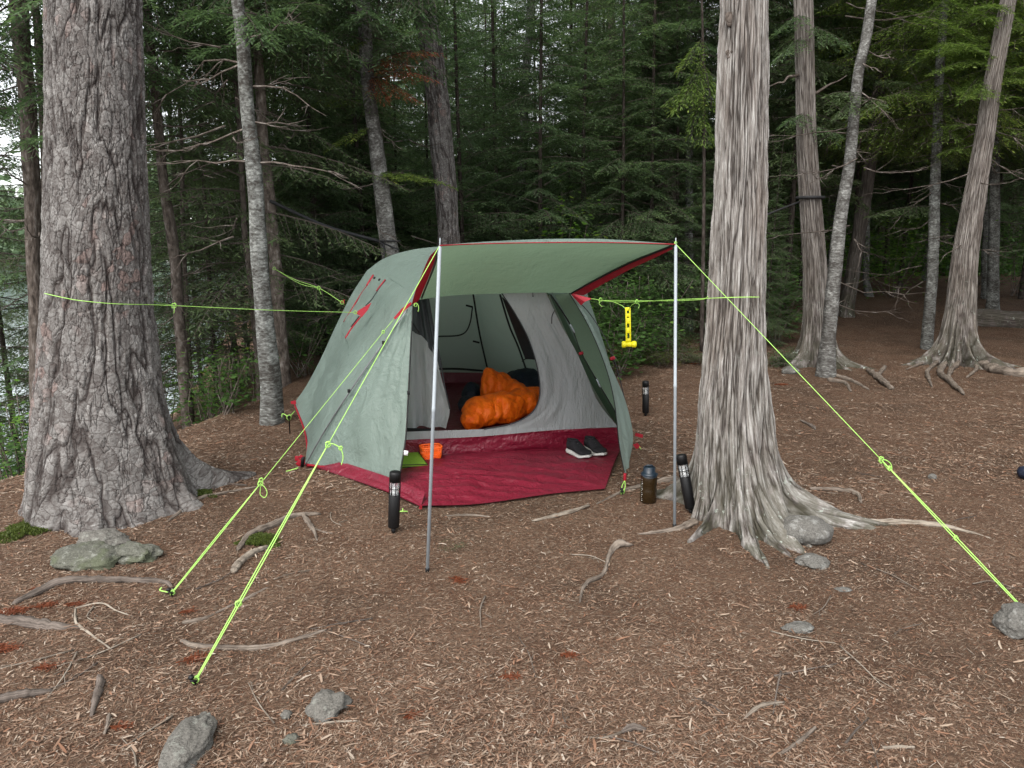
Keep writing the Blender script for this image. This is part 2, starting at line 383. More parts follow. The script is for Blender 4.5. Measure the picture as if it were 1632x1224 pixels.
def mat_ground():
    m, nt, b = mat('forest_floor', .95, .1); v = coords(nt)
    f1 = noise(nt, v, 3.0, 4.0); f2 = noise(nt, v, 60.0, 5.0, .7); f3 = noise(nt, coords(nt, None, (1, 1, 1), .08, 30.0), 170.0, 3.0, .7)
    c = ramp(nt, f2, [(.3, (.055, .038, .028)), (.52, (.145, .086, .057)), (.7, (.26, .165, .112))])
    c = mix(nt, ramp(nt, f3, [(.52, 0.0), (.64, .8)]), c, (.24, .16, .11))
    c = mix(nt, ramp(nt, f1, [(.45, 0.0), (.62, .55)]), c, (.085, .042, .026))
    f4 = noise(nt, v, .9, 5.0, .65); c = mix(nt, ramp(nt, f4, [(.48, 0.0), (.62, .6)]), c, (.055, .036, .026))
    acc = None
    for k, (rot, sx, sy, th_) in enumerate(((.3, 26, 190, .60), (1.4, 30, 210, .60), (2.5, 22, 170, .61), (2.0, 45, 260, .60), (.9, 50, 280, .60))):
        mp = N(nt, 'ShaderNodeMapping'); mp.inputs['Rotation'].default_value = (0, 0, rot); mp.inputs['Location'].default_value = (k * 3.7, k * 1.9, 0); L(nt, nt.nodes.new('ShaderNodeTexCoord').outputs['Object'], mp.inputs['Vector'])
        m2 = N(nt, 'ShaderNodeMapping'); m2.inputs['Scale'].default_value = (sx, sy, 1); L(nt, mp.outputs[0], m2.inputs['Vector'])
        nn = noise(nt, m2.outputs[0], 1.0, 1.5, .5); st = ramp(nt, nn, [(th_, 0.0), (th_ + .05, 1.0)])
        c = mix(nt, mth(nt, 'MULTIPLY', st, .85), c, ((.30, .22, .155), (.20, .10, .06), (.36, .28, .21), (.26, .17, .11), (.075, .05, .035))[k])
        acc = st if acc is None else mth(nt, 'MAXIMUM', acc, st)
    L(nt, c, b.inputs['Base Color']); bump(nt, b, mth(nt, 'ADD', mth(nt, 'ADD', f2, mth(nt, 'MULTIPLY', f3, .5)), mth(nt, 'MULTIPLY', acc, .4)), .02); return m
def mat_litter():
    m, nt, b = mat('litter', .8, .2)
    g = nt.nodes.new('ShaderNodeNewGeometry').outputs['Random Per Island']
    c = ramp(nt, g, [(0, (.05, .035, .026)), (.22, (.14, .083, .055)), (.42, (.22, .14, .092)), (.58, (.22, .10, .055)), (.72, (.30, .21, .15)), (.90, (.36, .28, .21)), (1, (.46, .40, .33))])
    n = noise(nt, coords(nt), 8.0, 2.0); c = mix(nt, .28, c, ramp(nt, n, [(.3, (.08, .05, .036)), (.7, (.24, .165, .12))]))
    L(nt, c, b.inputs['Base Color']); return m

M_pine = mat_pine_bark(); M_cedar = mat_cedar_bark(); M_cedar2 = mat_cedar_bark('old_cedar_bark', .78, (1, .96, .94), .014, 44.0)
M_cedar3 = mat_cedar_bark('dim_cedar_bark', .5, (1, .93, .9), .010, 30.0)
M_birch = mat_lichen_bark('lichened_bark', (.05, .045, .04), (.33, .34, .32), .53); M_birch2 = mat_lichen_bark('pale_bark', (.06, .055, .05), (.36, .36, .34), .55)
M_bark = mat_dark_bark('dark_bark'); M_barkd = mat_dark_bark('black_bark', .55); M_bark2 = mat_dark_bark('grey_brown_bark', 1.45)
M_root = mat_wood('root_wood', (.05, .038, .03), (.235, .195, .16)); M_rootd = mat_wood('dark_root_wood', (.035, .028, .023), (.17, .14, .12)); M_rootp = mat_wood('pale_root_wood', (.08, .062, .048), (.34, .295, .24))
M_fir = mat_leaf('fir_needles', (.042, .074, .038), (.11, .172, .080), (.20, .27, .11), .42)
M_fir2 = mat_leaf('dull_needles', (.045, .07, .036), (.11, .155, .07), (.19, .25, .11), .42)
M_ced = mat_leaf('cedar_fronds', (.05, .09, .022), (.15, .22, .05), (.33, .35, .08), .42)
M_dead = mat_leaf('dead_needles', (.10, .03, .015), (.24, .075, .035), (.36, .15, .07))
M_leaf = mat_leaf('broad_leaves', (.05, .11, .018), (.13, .26, .04), (.33, .40, .06), .45)
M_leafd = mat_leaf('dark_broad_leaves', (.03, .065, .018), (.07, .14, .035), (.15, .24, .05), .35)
M_moss = mat_leaf('moss', (.03, .042, .010), (.075, .10, .02), (.13, .16, .03), .2)
M_rock = mat_rock('granite', (.125, .118, .105), (.24, .243, .215)); M_rockg = mat_rock('green_granite', (.10, .10, .082), (.24, .245, .215), .4); M_rockd = mat_rock('dark_stone', (.115, .11, .10), (.25, .25, .235))
M_ground = mat_ground(); M_lit = mat_litter()
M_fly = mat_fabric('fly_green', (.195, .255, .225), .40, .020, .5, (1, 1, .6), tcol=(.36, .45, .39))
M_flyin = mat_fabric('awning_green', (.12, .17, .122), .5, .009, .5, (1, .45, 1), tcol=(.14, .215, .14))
M_inner = mat_fabric('inner_grey', (.40, .415, .42), .5, .016, .6, (1.6, 1, .5))
M_innerg = mat_fabric('inner_pale_green', (.62, .68, .64), .6, .006, .6)
M_red = mat_fabric('floor_red', (.145, .006, .020), .05, .020, .38, (1, 1, 1), .5, .12)
M_trim = mat_fabric('red_trim', (.30, .008, .02), .15, .003, .6)
M_mesh = mat_plain('dark_mesh', (.035, .04, .042), .7)
M_black = mat_plain('black_plastic', (.005, .005, .0055), .5, .3)
M_cord = mat_plain('black_cord', (.02, .02, .022), .7)
M_neon = mat_plain('neon_cord', (.33, .60, .13), .6, .3, 0, .25, 300)
M_alu = mat_plain('brushed_metal', (.30, .335, .36), .5, .4, .0, .05)
M_yel = mat_plain('yellow_plastic', (.80, .72, .01), .4, .5)
M_org = mat_plain('orange_plastic', (.92, .13, .01), .4, .5)
def mat_bag():
    m, nt, b = mat('orange_nylon', .5, .35); v = coords(nt, None, (1, 1, 1), .10, 5.0)
    wv = N(nt, 'ShaderNodeTexWave', Scale=3.0, Distortion=6.0, Detail=3.0); wv.bands_direction = 'X'; L(nt, v, wv.inputs['Vector'])
    q = ramp(nt, wv.outputs['Fac'], [(0, 0.0), (.3, .5), (.9, 1.0)]); n1 = noise(nt, coords(nt), 26.0, 4.0, .6)
    L(nt, ramp(nt, n1, [(.3, (.95, .12, .002)), (.7, (1.0, .19, .004))]), b.inputs['Base Color'])
    bump(nt, b, mth(nt, 'ADD', q, mth(nt, 'MULTIPLY', n1, 1.4)), .011); return m
M_bag = mat_bag()
M_navy = mat_fabric('navy_fabric', (.010, .014, .028), .05, .01)
M_white = mat_plain('white_plastic', (.72, .72, .70), .5)
M_shoe = mat_plain('black_knit', (.013, .012, .014), .85, .2, 0, .4, 200, .002)
M_sole = mat_plain('white_rubber', (.42, .41, .39), .6, .3)
M_mat = mat_plain('green_felt', (.17, .29, .035), .9, .1, 0, .15, 60)
M_steel = mat_plain('dull_steel', (.20, .20, .21), .4, .5, .8)

# ------------------------------------------------------------------ ground, lake
def axis(segs):
    out = []
    for a, b, n in segs: out.append(np.linspace(a, b, n, endpoint=False))
    return np.concatenate(out + [np.array([segs[-1][1]])])
def sheet(xs, ys, fn):
    X, Y = np.meshgrid(xs, ys); Z = fn(X, Y); n = len(xs)
    i = np.arange(len(ys) - 1)[:, None] * n; j = np.arange(n - 1)[None]
    return np.stack([X, Y, Z], -1).reshape(-1, 3), np.stack([i + j, i + j + 1, i + n + j + 1, i + n + j], -1).reshape(-1, 4)
xs = axis([(-300, -60, 12), (-60, -15, 30), (-15, -6, 60), (-6, 6, 420), (6, 15, 70), (15, 60, 40), (60, 300, 12)])
ys = axis([(-60, 0, 20), (0, 1.2, 20), (1.2, 8, 320), (8, 16, 160), (16, 45, 110), (45, 500, 30)])
V, Q = sheet(xs, ys, gz)
o = MB().add(V, Q).obj('ground', M_ground); tag(o, kind='structure')

mw, nt_, b_ = mat('lake_water', .04, .5); b_.inputs['Base Color'].default_value = (.22, .27, .28, 1)
b_.inputs['IOR'].default_value = 1.33
bump(nt_, b_, noise(nt_, coords(nt_, None, (1, 2.5, 1)), 4.0, 3.0), .02, .25)
V, Q = sheet(axis([(-330, -2, 20)]), axis([(-20, 480, 20)]), lambda x, y: 0 * x - 2.35)
o = MB().add(V, Q).obj('lake', mw); tag(o, kind='structure')

# needle and chip litter: real little pieces over the whole floor
TENT_POLY = [G(490, 742), G(672, 812), G(963, 783), G(1008, 708), np.array([1.1, 7.2, 0]), np.array([.8, 8.6, 0]), np.array([-1.1, 8.5, 0]), np.array([-1.75, 6.3, 0])]
def in_poly(x, y, poly):
    r = np.zeros(len(x), bool); j = len(poly) - 1
    for i in range(len(poly)):
        xi, yi, xj, yj = poly[i][0], poly[i][1], poly[j][0], poly[j][1]
        c = ((yi > y) != (yj > y)) & (x < (xj - xi) * (y - yi) / (yj - yi + 1e-12) + xi); r ^= c; j = i
    return r
def litter(n, y0, y1, pw, lr, wr, lift, tilt, bend=.0, seed=1):
    g = np.random.default_rng(seed); u = g.random(n)
    y = (y0 ** (1 - pw) + u * (y1 ** (1 - pw) - y0 ** (1 - pw))) ** (1 / (1 - pw))
    x = (g.random(n) * 2 - 1) * (.72 * y + .9)
    keep = ~in_poly(x, y, TENT_POLY) & (x > bank_x(y) - .8)
    dens = .5 + .5 * fbm(x * 1.3, y * 1.3, 0, 3, 71) + .35 * fbm(x * 6, y * 6, 0, 2, 75); keep &= g.random(n) < .30 + dens * .75
    x, y = x[keep], y[keep]; n = len(x)
    a = g.random(n) * math.pi; l = lr[0] + (lr[1] - lr[0]) * g.random(n) ** 2.2; w_ = wr[0] + (wr[1] - wr[0]) * g.random(n) ** 2
    tz = (g.random(n) - .5) * 2 * tilt; rz = (g.random(n) - .5) * 1.2
    d = np.stack([np.cos(a), np.sin(a), tz], -1); s = np.stack([-np.sin(a), np.cos(a), rz * .5], -1); up = np.array([0, 0, 1.])
    c = np.stack([x, y, gz(x, y) + lift[0] + (lift[1] - lift[0]) * g.random(n) + np.abs(tz) * l * .4], -1)
    L2 = (l / 2)[:, None]; W2 = (w_ / 2)[:, None]; bn = (bend * l * (g.random(n) - .3))[:, None]
    sh = (.35 + .65 * g.random(n))[:, None]; kink = ((g.random(n) - .5) * l * .09)[:, None]
    V = np.stack([c - d * L2 - s * W2 * sh, c - d * L2 + s * W2 * sh * .6, c + up * bn + s * (W2 + kink), c + up * bn - s * (W2 - kink),
                  c + d * L2 + s * W2 * sh * .5, c + d * L2 - s * W2 * sh], 1)
    i = np.arange(n)[:, None] * 6
    Q = np.concatenate([i + np.array([[0, 3, 2, 1]]), i + np.array([[3, 5, 4, 2]])])
    return V.reshape(-1, 3), Q
mb = MB()
mb.add(*litter(260000, 1.7, 11, .9, (.010, .042), (.0010, .0028), (.0, .008), .18, .1, 1))
mb.add(*litter(150000, 1.7, 13, .9, (.006, .032), (.0025, .0075), (.0, .006), .15, .1, 2))
mb.add(*litter(110000, 4.5, 24, 1.01, (.02, .07), (.004, .012), (.0, .01), .12, .1, 3))
mb.add(*litter(6500, 1.7, 9, 1.1, (.02, .07), (.003, .010), (.003, .014), .14, .1, 4))
o = mb.obj('needle_litter', M_lit, None, False); tag(o, kind='stuff')
tag(o, 'brown pine needles and small wood flakes covering the campsite floor', 'ground litter')

# ------------------------------------------------------------------ foliage sprays
def unit(v): return v / (np.linalg.norm(v, axis=-1, keepdims=True) + 1e-12)
UP = np.array([0, 0, 1.])
def spray(p0, p1, g, width=.35, tw=.07, bl=.06, bw=.013, arch=.06, ang=.95, hang=.15, dens=1.0, stem=.006):
    """a flat conifer bough from p0 to p1; returns blades (M,4,3), tint (M,), twig quads (K,4,3)"""
    p0 = np.asarray(p0, float); p1 = np.asarray(p1, float); d = p1 - p0; Ln = np.linalg.norm(d); d = d / Ln
    s = np.cross(d, UP); s = s / (np.linalg.norm(s) + 1e-9)
    n = max(4, int(Ln / tw)); t = np.repeat(np.linspace(.10, .99, n), 2) + g.normal(0, .01, 2 * n); sg = np.tile([1., -1.], n)
    def cen(t): return p0 + d * (Ln * t)[..., None] + UP * (arch * Ln * 4 * t * (1 - t))[..., None]
    base = cen(t); ln = width * np.clip(1.35 * (1 - t) + .14, 0, 1) * np.clip(.35 + t * 3, 0, 1) * g.uniform(.65, 1.1, 2 * n)
    a = ang + g.normal(0, .12, 2 * n)
    td = unit(d * np.cos(a)[:, None] + s * (sg * np.sin(a))[:, None] + UP * (g.normal(-hang, .10, 2 * n))[:, None])
    nn = unit(np.cross(td, np.cross(UP, td)) + 1e-6)
    step = bl * .42 / dens; K = int(width * 1.1 / step) + 2; k = np.arange(K) * step + .01
    pos = base[:, None] + td[:, None] * k[None, :, None] - UP * (hang * .8 * k ** 2 / max(width, .1))[None, :, None]
    msk = k[None] < ln[:, None] + .01
    side = np.where(np.arange(K) % 2 == 0, 1., -1.)[None, :] * np.ones((2 * n, 1))
    q = np.cross(td, UP); q = unit(q)
    b = .75 + g.normal(0, .2, msk.shape)
    bd = td[:, None] * np.cos(b)[..., None] + q[:, None] * (side * np.sin(b))[..., None] + UP * g.normal(-.06, .28, msk.shape)[..., None]
    bd = unit(bd)[msk]; pos = pos[msk]; M = len(pos)
    bn = unit(np.cross(bd, UP) + g.normal(0, .35, (M, 3))); l = bl * g.uniform(.6, 1.25, M)[:, None]; w_ = bw * g.uniform(.6, 1.2, M)[:, None]
    B = np.stack([pos, pos + bd * l * .45 + bn * w_ / 2, pos + bd * l, pos + bd * l * .45 - bn * w_ / 2], 1)
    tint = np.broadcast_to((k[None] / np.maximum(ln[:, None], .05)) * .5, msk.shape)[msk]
    sw = unit(np.cross(td, UP)) * stem * .45; e = base + td * ln[:, None] - UP * (hang * .8 * ln ** 2 / max(width, .1))[:, None]
    TW = np.stack([base - sw, base + sw, e + sw * .3, e - sw * .3], 1)
    tt = np.linspace(0, 1, 6); cp = cen(tt); ws = (stem * (1.3 - tt))[:, None]
    S1 = np.stack([cp[:-1] - s * ws[:-1], cp[:-1] + s * ws[:-1], cp[1:] + s * ws[1:], cp[1:] - s * ws[1:]], 1)
    S2 = np.stack([cp[:-1] - UP * ws[:-1], cp[:-1] + UP * ws[:-1], cp[1:] + UP * ws[1:], cp[1:] - UP * ws[1:]], 1)
    return B, tint, np.concatenate([TW, S1, S2])
def add_quads(mb, B, m=0, tint=None):
    n = len(B); V = B.reshape(-1, 3); Q = np.arange(n * 4).reshape(-1, 4)
    mb.add(V, Q, None, m, {'tint': np.repeat(tint if tint is not None else np.zeros(n), 4)})
def bare_twig(mb, p0, p1, g, r=.008, m=0, kids=4, depth_=2, sag=-.08):
    p0 = np.asarray(p0, float); p1 = np.asarray(p1, float); d = p1 - p0; Ln = np.linalg.norm(d)
    t = np.linspace(0, 1, 6); pts = p0 + d * t[:, None] + UP * (sag * Ln * 4 * t * (1 - t))[:, None] + g.normal(0, .02 * Ln, (6, 3)) * (t * (1 - t) * 4)[:, None]
    tube(mb, pts, r * (1.05 - .85 * t), 4, m)
    if depth_ > 0:
        for k in range(kids):
            tt = g.uniform(.25, .95); b = pts[min(5, int(tt * 5))]
            dd = unit(d / Ln + g.normal(0, .55, 3) * np.array([1, 1, .6])); bare_twig(mb, b, b + dd * Ln * g.uniform(.25, .5), g, r * .5, m, 3, depth_ - 1, sag * .5)
def crown_mesh(name, seed, z0, z1, rmax, nb, leafmat, width=.36, tw=.085, bl=.075, bw=.018, shape='cone', hang=.15, rise=.1, dens=1.0, bare=0, rbase=.35):
    g = np.random.default_rng(seed); mb = MB()
    for i in range(nb):
        f = (i + g.random()) / nb; z = z0 + (z1 - z0) * f; az = i * 2.399963 + g.normal(0, .3)
        if shape == 'cone': r = rmax * (1 - f) ** .75 + .15
        else: r = rmax * (rbase + (1 - rbase) * math.sin(math.pi * min(1, f * .9 + .1)) ** .7)
        r *= g.uniform(.65, 1.1); dirv = np.array([math.cos(az), math.sin(az), 0])
        p0 = dirv * .05 + UP * z; p1 = dirv * r + UP * (z + r * (rise + g.normal(-.16, .22)))
        B, ti, S = spray(p0, p1, g, width * g.uniform(.8, 1.15) * min(1.2, .5 + r * .5), tw, bl, bw, .05, .95, hang * g.uniform(.5, 1.8), dens, .004 + r * .002)
        if g.random() < .08 and False: continue
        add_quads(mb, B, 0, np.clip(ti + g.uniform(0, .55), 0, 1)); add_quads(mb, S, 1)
    for i in range(bare):
        z = g.uniform(.8, z0 + .6); az = g.random() * 6.283; dirv = np.array([math.cos(az), math.sin(az), 0]); r = g.uniform(.5, 1.3)
        bare_twig(mb, dirv * .05 + UP * z, dirv * r + UP * (z + g.uniform(-.2, .15)), g, .008, 1, 4, 1)
    return mb.mesh(name, [leafmat, M_bark], False)
def trunk_mesh(name, seed, h, r, matl, seg=12):
    g = np.random.default_rng(seed); n = 24; t = np.linspace(0, 1, n)
    pts = np.stack([.12 * np.sin(t * 3 + seed) * t, .12 * np.cos(t * 2.3 + seed) * t, -0.3 + t * (h + .3)], -1)
    rr = r * (1 - .8 * t) + r * .5 * np.exp(-t * 30); return tube(MB(), pts, rr, seg, 0, lambda th, s: 1 + .06 * np.sin(3 * th + s * 2)).mesh(name, matl)

# shared crowns
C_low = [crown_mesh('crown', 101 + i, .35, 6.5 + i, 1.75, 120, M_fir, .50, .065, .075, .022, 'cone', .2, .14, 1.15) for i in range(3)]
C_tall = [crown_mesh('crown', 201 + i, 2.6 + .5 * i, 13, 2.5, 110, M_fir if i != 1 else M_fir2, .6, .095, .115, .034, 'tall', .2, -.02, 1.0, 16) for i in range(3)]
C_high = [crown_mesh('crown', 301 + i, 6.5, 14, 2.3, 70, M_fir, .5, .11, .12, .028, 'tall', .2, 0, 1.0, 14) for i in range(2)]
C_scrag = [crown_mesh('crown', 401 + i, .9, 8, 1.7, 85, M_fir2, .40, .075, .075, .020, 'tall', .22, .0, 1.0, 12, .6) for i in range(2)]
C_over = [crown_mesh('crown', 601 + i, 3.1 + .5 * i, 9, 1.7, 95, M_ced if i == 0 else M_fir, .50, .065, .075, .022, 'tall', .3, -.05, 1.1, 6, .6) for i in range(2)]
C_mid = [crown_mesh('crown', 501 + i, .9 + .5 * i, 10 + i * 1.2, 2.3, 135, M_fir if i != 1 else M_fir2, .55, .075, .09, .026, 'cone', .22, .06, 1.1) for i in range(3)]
T_thin = [trunk_mesh('trunk', 11 + i, 11, .05, M_barkd) for i in range(2)]
T_mid = [trunk_mesh('trunk', 21 + i, 15, .15, M_bark2 if i else M_bark) for i in range(2)]
T_pale = [trunk_mesh('trunk', 31, 14, .10, M_birch)]

def place_tree(x, y, cm, tm, sc_=1.0, rot=0.0, label='', cat='tree', group=None, name='fir_tree', tilt=(0, 0), cz=1.0):
    t = thing(name, label, cat, (x, y, float(gz(x, y, False)) - .03), group); t.rotation_euler = (tilt[0], tilt[1], rot)
    a = bpy.data.objects.new('trunk', tm); COL.objects.link(a); a.parent = t; a.scale = (sc_, sc_, sc_)
    if cm is not None:
        c = bpy.data.objects.new('crown', cm); COL.objects.link(c); c.parent = t; c.scale = (sc_, sc_, sc_ * cz)
    return t

# ------------------------------------------------------------------ hero trees
def ang(th, k, w_):
    d = (th - k + math.pi) % (2 * math.pi) - math.pi; return np.exp(-(d / w_) ** 2)
def hero_trunk(name, rows, Yc, z_base, lobes, nth, nz, matl, parent, ztop, seed, low_h=.8, rtop=.6, fl=.25, wob=.04, lobes2=(), zg=0.0):
    """rows: (px_left, px_right, py) silhouettes from top to bottom; lobes: (angle, amount, width, height) buttress roots"""
    ax = []; 
    for l, r, y in rows:
        p = P((l + r) / 2, y, Yc); ax.append([p[0], p[1], p[2], (r - l) / 2 * depth(p) / FPX * math.cos(math.atan(abs((l + r) / 2 - 816) / FPX)) - (.008 if r - l > 60 else 0)])
    ax = np.array(ax); o_ = np.argsort(ax[:, 2]); ax = ax[o_]
    d = (ax[-1] - ax[-3]) / (ax[-1][2] - ax[-3][2]); h = ztop - ax[-1][2]
    topp = ax[-1] + d * h; topp[3] = ax[-1][3] * rtop; midp = (ax[-1] + topp) / 2
    lo = ax[0].copy(); lo[0] += -(ax[1][0] - ax[0][0]) / (ax[1][2] - ax[0][2]) * (ax[0][2] - z_base); lo[2] = z_base
    ax = np.vstack([lo, ax, midp, topp])
    zs = np.r_[np.linspace(z_base, 5.0, nz), np.linspace(5.0, ztop, 60)[1:]]
    cx = np.interp(zs, ax[:, 2], ax[:, 0]); cy = np.interp(zs, ax[:, 2], ax[:, 1]); rr = np.interp(zs, ax[:, 2], ax[:, 3])
    k = np.ones(9) / 9; 
    for _ in range(3):
        for arr in (cx, cy, rr): arr[4:-4] = np.convolve(arr, k, 'valid')
    th = np.linspace(0, 2 * math.pi, nth, endpoint=False); TH, Z = np.meshgrid(th, zs)
    Rr = rr[:, None] * np.ones_like(TH)
    zz = np.maximum(Z - z_base, 0)
    Rr = Rr * (1 + wob * vn(np.cos(TH) * 1.6, np.sin(TH) * 1.6, Z * .5, seed) + wob * .6 * vn(np.cos(TH) * 3.5, np.sin(TH) * 3.5, Z * 1.2, seed + 1))
    for (ka, am, wd, hh) in lobes:
        wv = wd * (1 + .6 * np.exp(-zz / .25) * 0)
        kk = ka + .12 * np.sin(zz * 5 + ka * 3)
        Rr = Rr + am * np.exp(-(zz / hh) ** 1.1) * ang(TH, kk, wv) + am * .22 * np.exp(-zz / (hh * 3.0)) * ang(TH, kk, wv * 1.5)
    z2 = np.maximum(Z - zg, 0)
    for (ka, am, wd, hh) in lobes2:
        kk = ka + .10 * np.sin(Rr * 9 + ka * 5)
        Rr = Rr + am * np.exp(-(z2 / hh) ** .8) * ang(TH, kk, wd) * (1 + .15 * vn(TH * 14, Z * 9, 0, seed + 3))
    X = cx[:, None] + Rr * np.cos(TH); Y = cy[:, None] + Rr * np.sin(TH)
    Vv = np.stack([X, Y, Z], -1); n = nth
    ds = np.linalg.norm(np.diff(Vv, axis=0), axis=2); S = np.vstack([np.zeros((1, n)), np.cumsum(ds, 0)]); S = S - S[-1:]
    r0 = np.median(rr); bc = np.stack([r0 * np.cos(TH), r0 * np.sin(TH), S], -1).reshape(-1, 3)
    i = np.arange(len(zs) - 1)[:, None] * n; j = np.arange(n)[None]
    Qq = np.stack([i + j, i + (j + 1) % n, i + n + (j + 1) % n, i + n + j], -1).reshape(-1, 4)
    low = np.exp(-zz / low_h).reshape(-1)
    mb = MB(); mb.add(Vv.reshape(-1, 3), Qq, None, 0, {'bc': bc, 'low': low}); return mb.obj('trunk', matl, parent)

def ground_root(mb, pts, m=0, seg=10, sink=.35, seed=0, lift=0.0, sq=None):
    """pts: (px, py, width px) on the ground"""
    q = [];
    for a in pts:
        p = G(a[0], a[1]); r = a[2] / 2 * .74 * depth(p) / FPX; q.append([p[0], p[1], p[2] + r * (1 - sink * 2) + lift, r])
    q = spline(q, max(12, len(q) * 9)); n = len(q)
    wig = fbm(np.arange(n) * .5, np.full(n, seed * 3.1), 0, 3, seed) * q[:, 3] * .35; q[:, 2] += wig * .5; q[:, 0] += wig * .6
    r = q[:, 3] * (1 + .2 * fbm(np.arange(n) * .6, np.full(n, seed * 1.7 + 9), 0, 2, seed + 5)); r[-1] *= .35; r[0] *= .5
    tube(mb, q[:, :3], np.maximum(r, .0015), seg, m, lambda th, s: 1 + .13 * np.sin(3 * th + seed + s * 9) + .08 * np.sin(7 * th + s * 23), sq=sq)
    return mb

# big red pine
tp = thing('pine_tree', 'huge pine trunk with scaly grey plated bark at the left, flaring at its base', 'tree', P(160, 800, 4.38) * np.array([1, 1, 0]))
pine_rows = [(70, 229, -30), (71, 233, 150), (72, 238, 300), (70, 241, 420), (68, 243, 500), (64, 249, 560), (60, 254, 620), (58, 262, 680), (56, 268, 720)]
hero_trunk('trunk', pine_rows, 4.38, -.30, [(-.62, .36, .34, .23), (-1.5, .24, .42, .28), (-2.15, .16, .35, .26), (-2.75, .10, .35, .26), (2.9, .14, .4, .26), (.1, .34, .35, .28), (1.2, .35, .4, .3), (2.1, .3, .4, .3)],
           560, 640, M_pine, tp, 15, 3, wob=.045, zg=.0, lobes2=[(.60, .42, .22, .14), (-.15, .18, .22, .16), (-2.7, .06, .26, .18), (-1.1, .10, .22, .14)])
mb = MB(); g = np.random.default_rng(5)
for i in range(46):
    z = g.uniform(7.5, 15); az = i * 2.4; r = g.uniform(1.2, 2.6); dv = np.array([math.cos(az), math.sin(az), 0]); c0 = P(150, 0, 4.38) * np.array([1, 1, 0])
    B, ti, S = spray(c0 + UP * z, c0 + dv * r + UP * (z + .3), g, .4, .12, .13, .028, .05, .95, .1, .8, .012); add_quads(mb, B, 0, ti); add_quads(mb, S, 1)
mb.obj('crown', [M_fir, M_bark2], tp, False)

# old white cedar beside the awning
tc = thing('cedar_tree', 'thick silvery cedar with stringy bark and buttressed roots beside the right pole', 'tree', P(1185, 840, 4.18) * np.array([1, 1, 0]))
ced_rows = [(1146, 1226, -30), (1140, 1226, 150), (1136, 1224, 300), (1130, 1221, 420), (1124, 1217, 520), (1117, 1215, 600), (1112, 1216, 650), (1112, 1218, 700)]
hero_trunk('trunk', ced_rows, 4.18, -.22, [(-2.72, .20, .22, .18), (-2.05, .16, .22, .26), (-1.62, .34, .19, .20), (-1.15, .30, .17, .24), (-.72, .33, .18, .30), (-.22, .52, .20, .24), (3.0, .12, .3, .26), (2.2, .35, .3, .2), (1.2, .4, .3, .2), (.5, .35, .25, .2)],
           620, 700, M_cedar, tc, 13, 8, .5, wob=.05, zg=.015, lobes2=[(-2.30, .36, .08, .07), (-1.72, .30, .085, .085), (-1.50, .16, .05, .06), (-1.22, .32, .085, .09), (-.98, .20, .06, .07), (-.42, .42, .09, .10), (-.12, .30, .10, .08), (.4, .3, .1, .09), (2.4, .3, .1, .1)])
def sub_root(parent, pts, matl, seed, **k):
    return ground_root(MB(), pts, seed=seed, **k).obj('root', matl, parent)
sub_root(tc, [(1110, 832, 18), (1085, 842, 14), (1055, 849, 9), (1015, 853, 4)], M_root, 1, sink=.35)
sub_root(tc, [(1290, 812, 16), (1325, 828, 13), (1352, 838, 6)], M_root, 5, sink=.35)
sub_root(tc, [(1340, 829, 12), (1400, 832, 15), (1460, 834, 13), (1520, 845, 9), (1580, 861, 4)], M_rootp, 6, sink=.45)
sub_root(tc, [(1080, 765, 22), (1040, 772, 12), (1000, 782, 8), (950, 803, 4)], M_root, 7, sink=.4)
sub_root(tc, [(1290, 781, 7), (1335, 783, 9), (1364, 790, 9), (1372, 803, 6)], M_root, 8, sink=.1)
mb = MB(); g = np.random.default_rng(6); c0 = P(1185, 0, 4.18) * np.array([1, 1, 0])
for i in range(40):
    z = g.uniform(6.5, 13); az = i * 2.4; r = g.uniform(.9, 2.0); dv = np.array([math.cos(az), math.sin(az), 0])
    B, ti, S = spray(c0 + UP * z, c0 + dv * r + UP * (z + .1), g, .4, .12, .12, .03, .05, .95, .3, .8, .012); add_quads(mb, B, 0, ti); add_quads(mb, S, 1)
mb.obj('crown', [M_ced, M_bark2], tc, False)
# knot on the cedar trunk
bt_c0 = None
def knots(lst):
    ob = [c for c in tc.children if c.name.startswith('trunk')][0]; M = world_m(ob); bv = BVHTree.FromPolygons([M @ v.co for v in ob.data.vertices], [list(p.vertices) for p in ob.data.polygons])
    for px, py, sx, sz in lst:
        d = Vector(ray(px, py)).normalized(); l = bv.ray_cast(Vector((0, 0, H)), d)[0]; kp = np.array(l); a_ = np.linspace(0, 6.2832, 22)
        mb = MB(); tube(mb, kp + np.stack([np.cos(a_) * sx, 0 * a_, np.sin(a_) * sz], -1), .007 + .003 * np.sin(a_ * 3), 8); blob(mb, kp, (sx * .8, .008, sz * .8), 3, .3, 2); mb.obj('knot', M_bark, tc)
knots([(1163, 30, .016, .03), (1162, 86, .011, .017)])

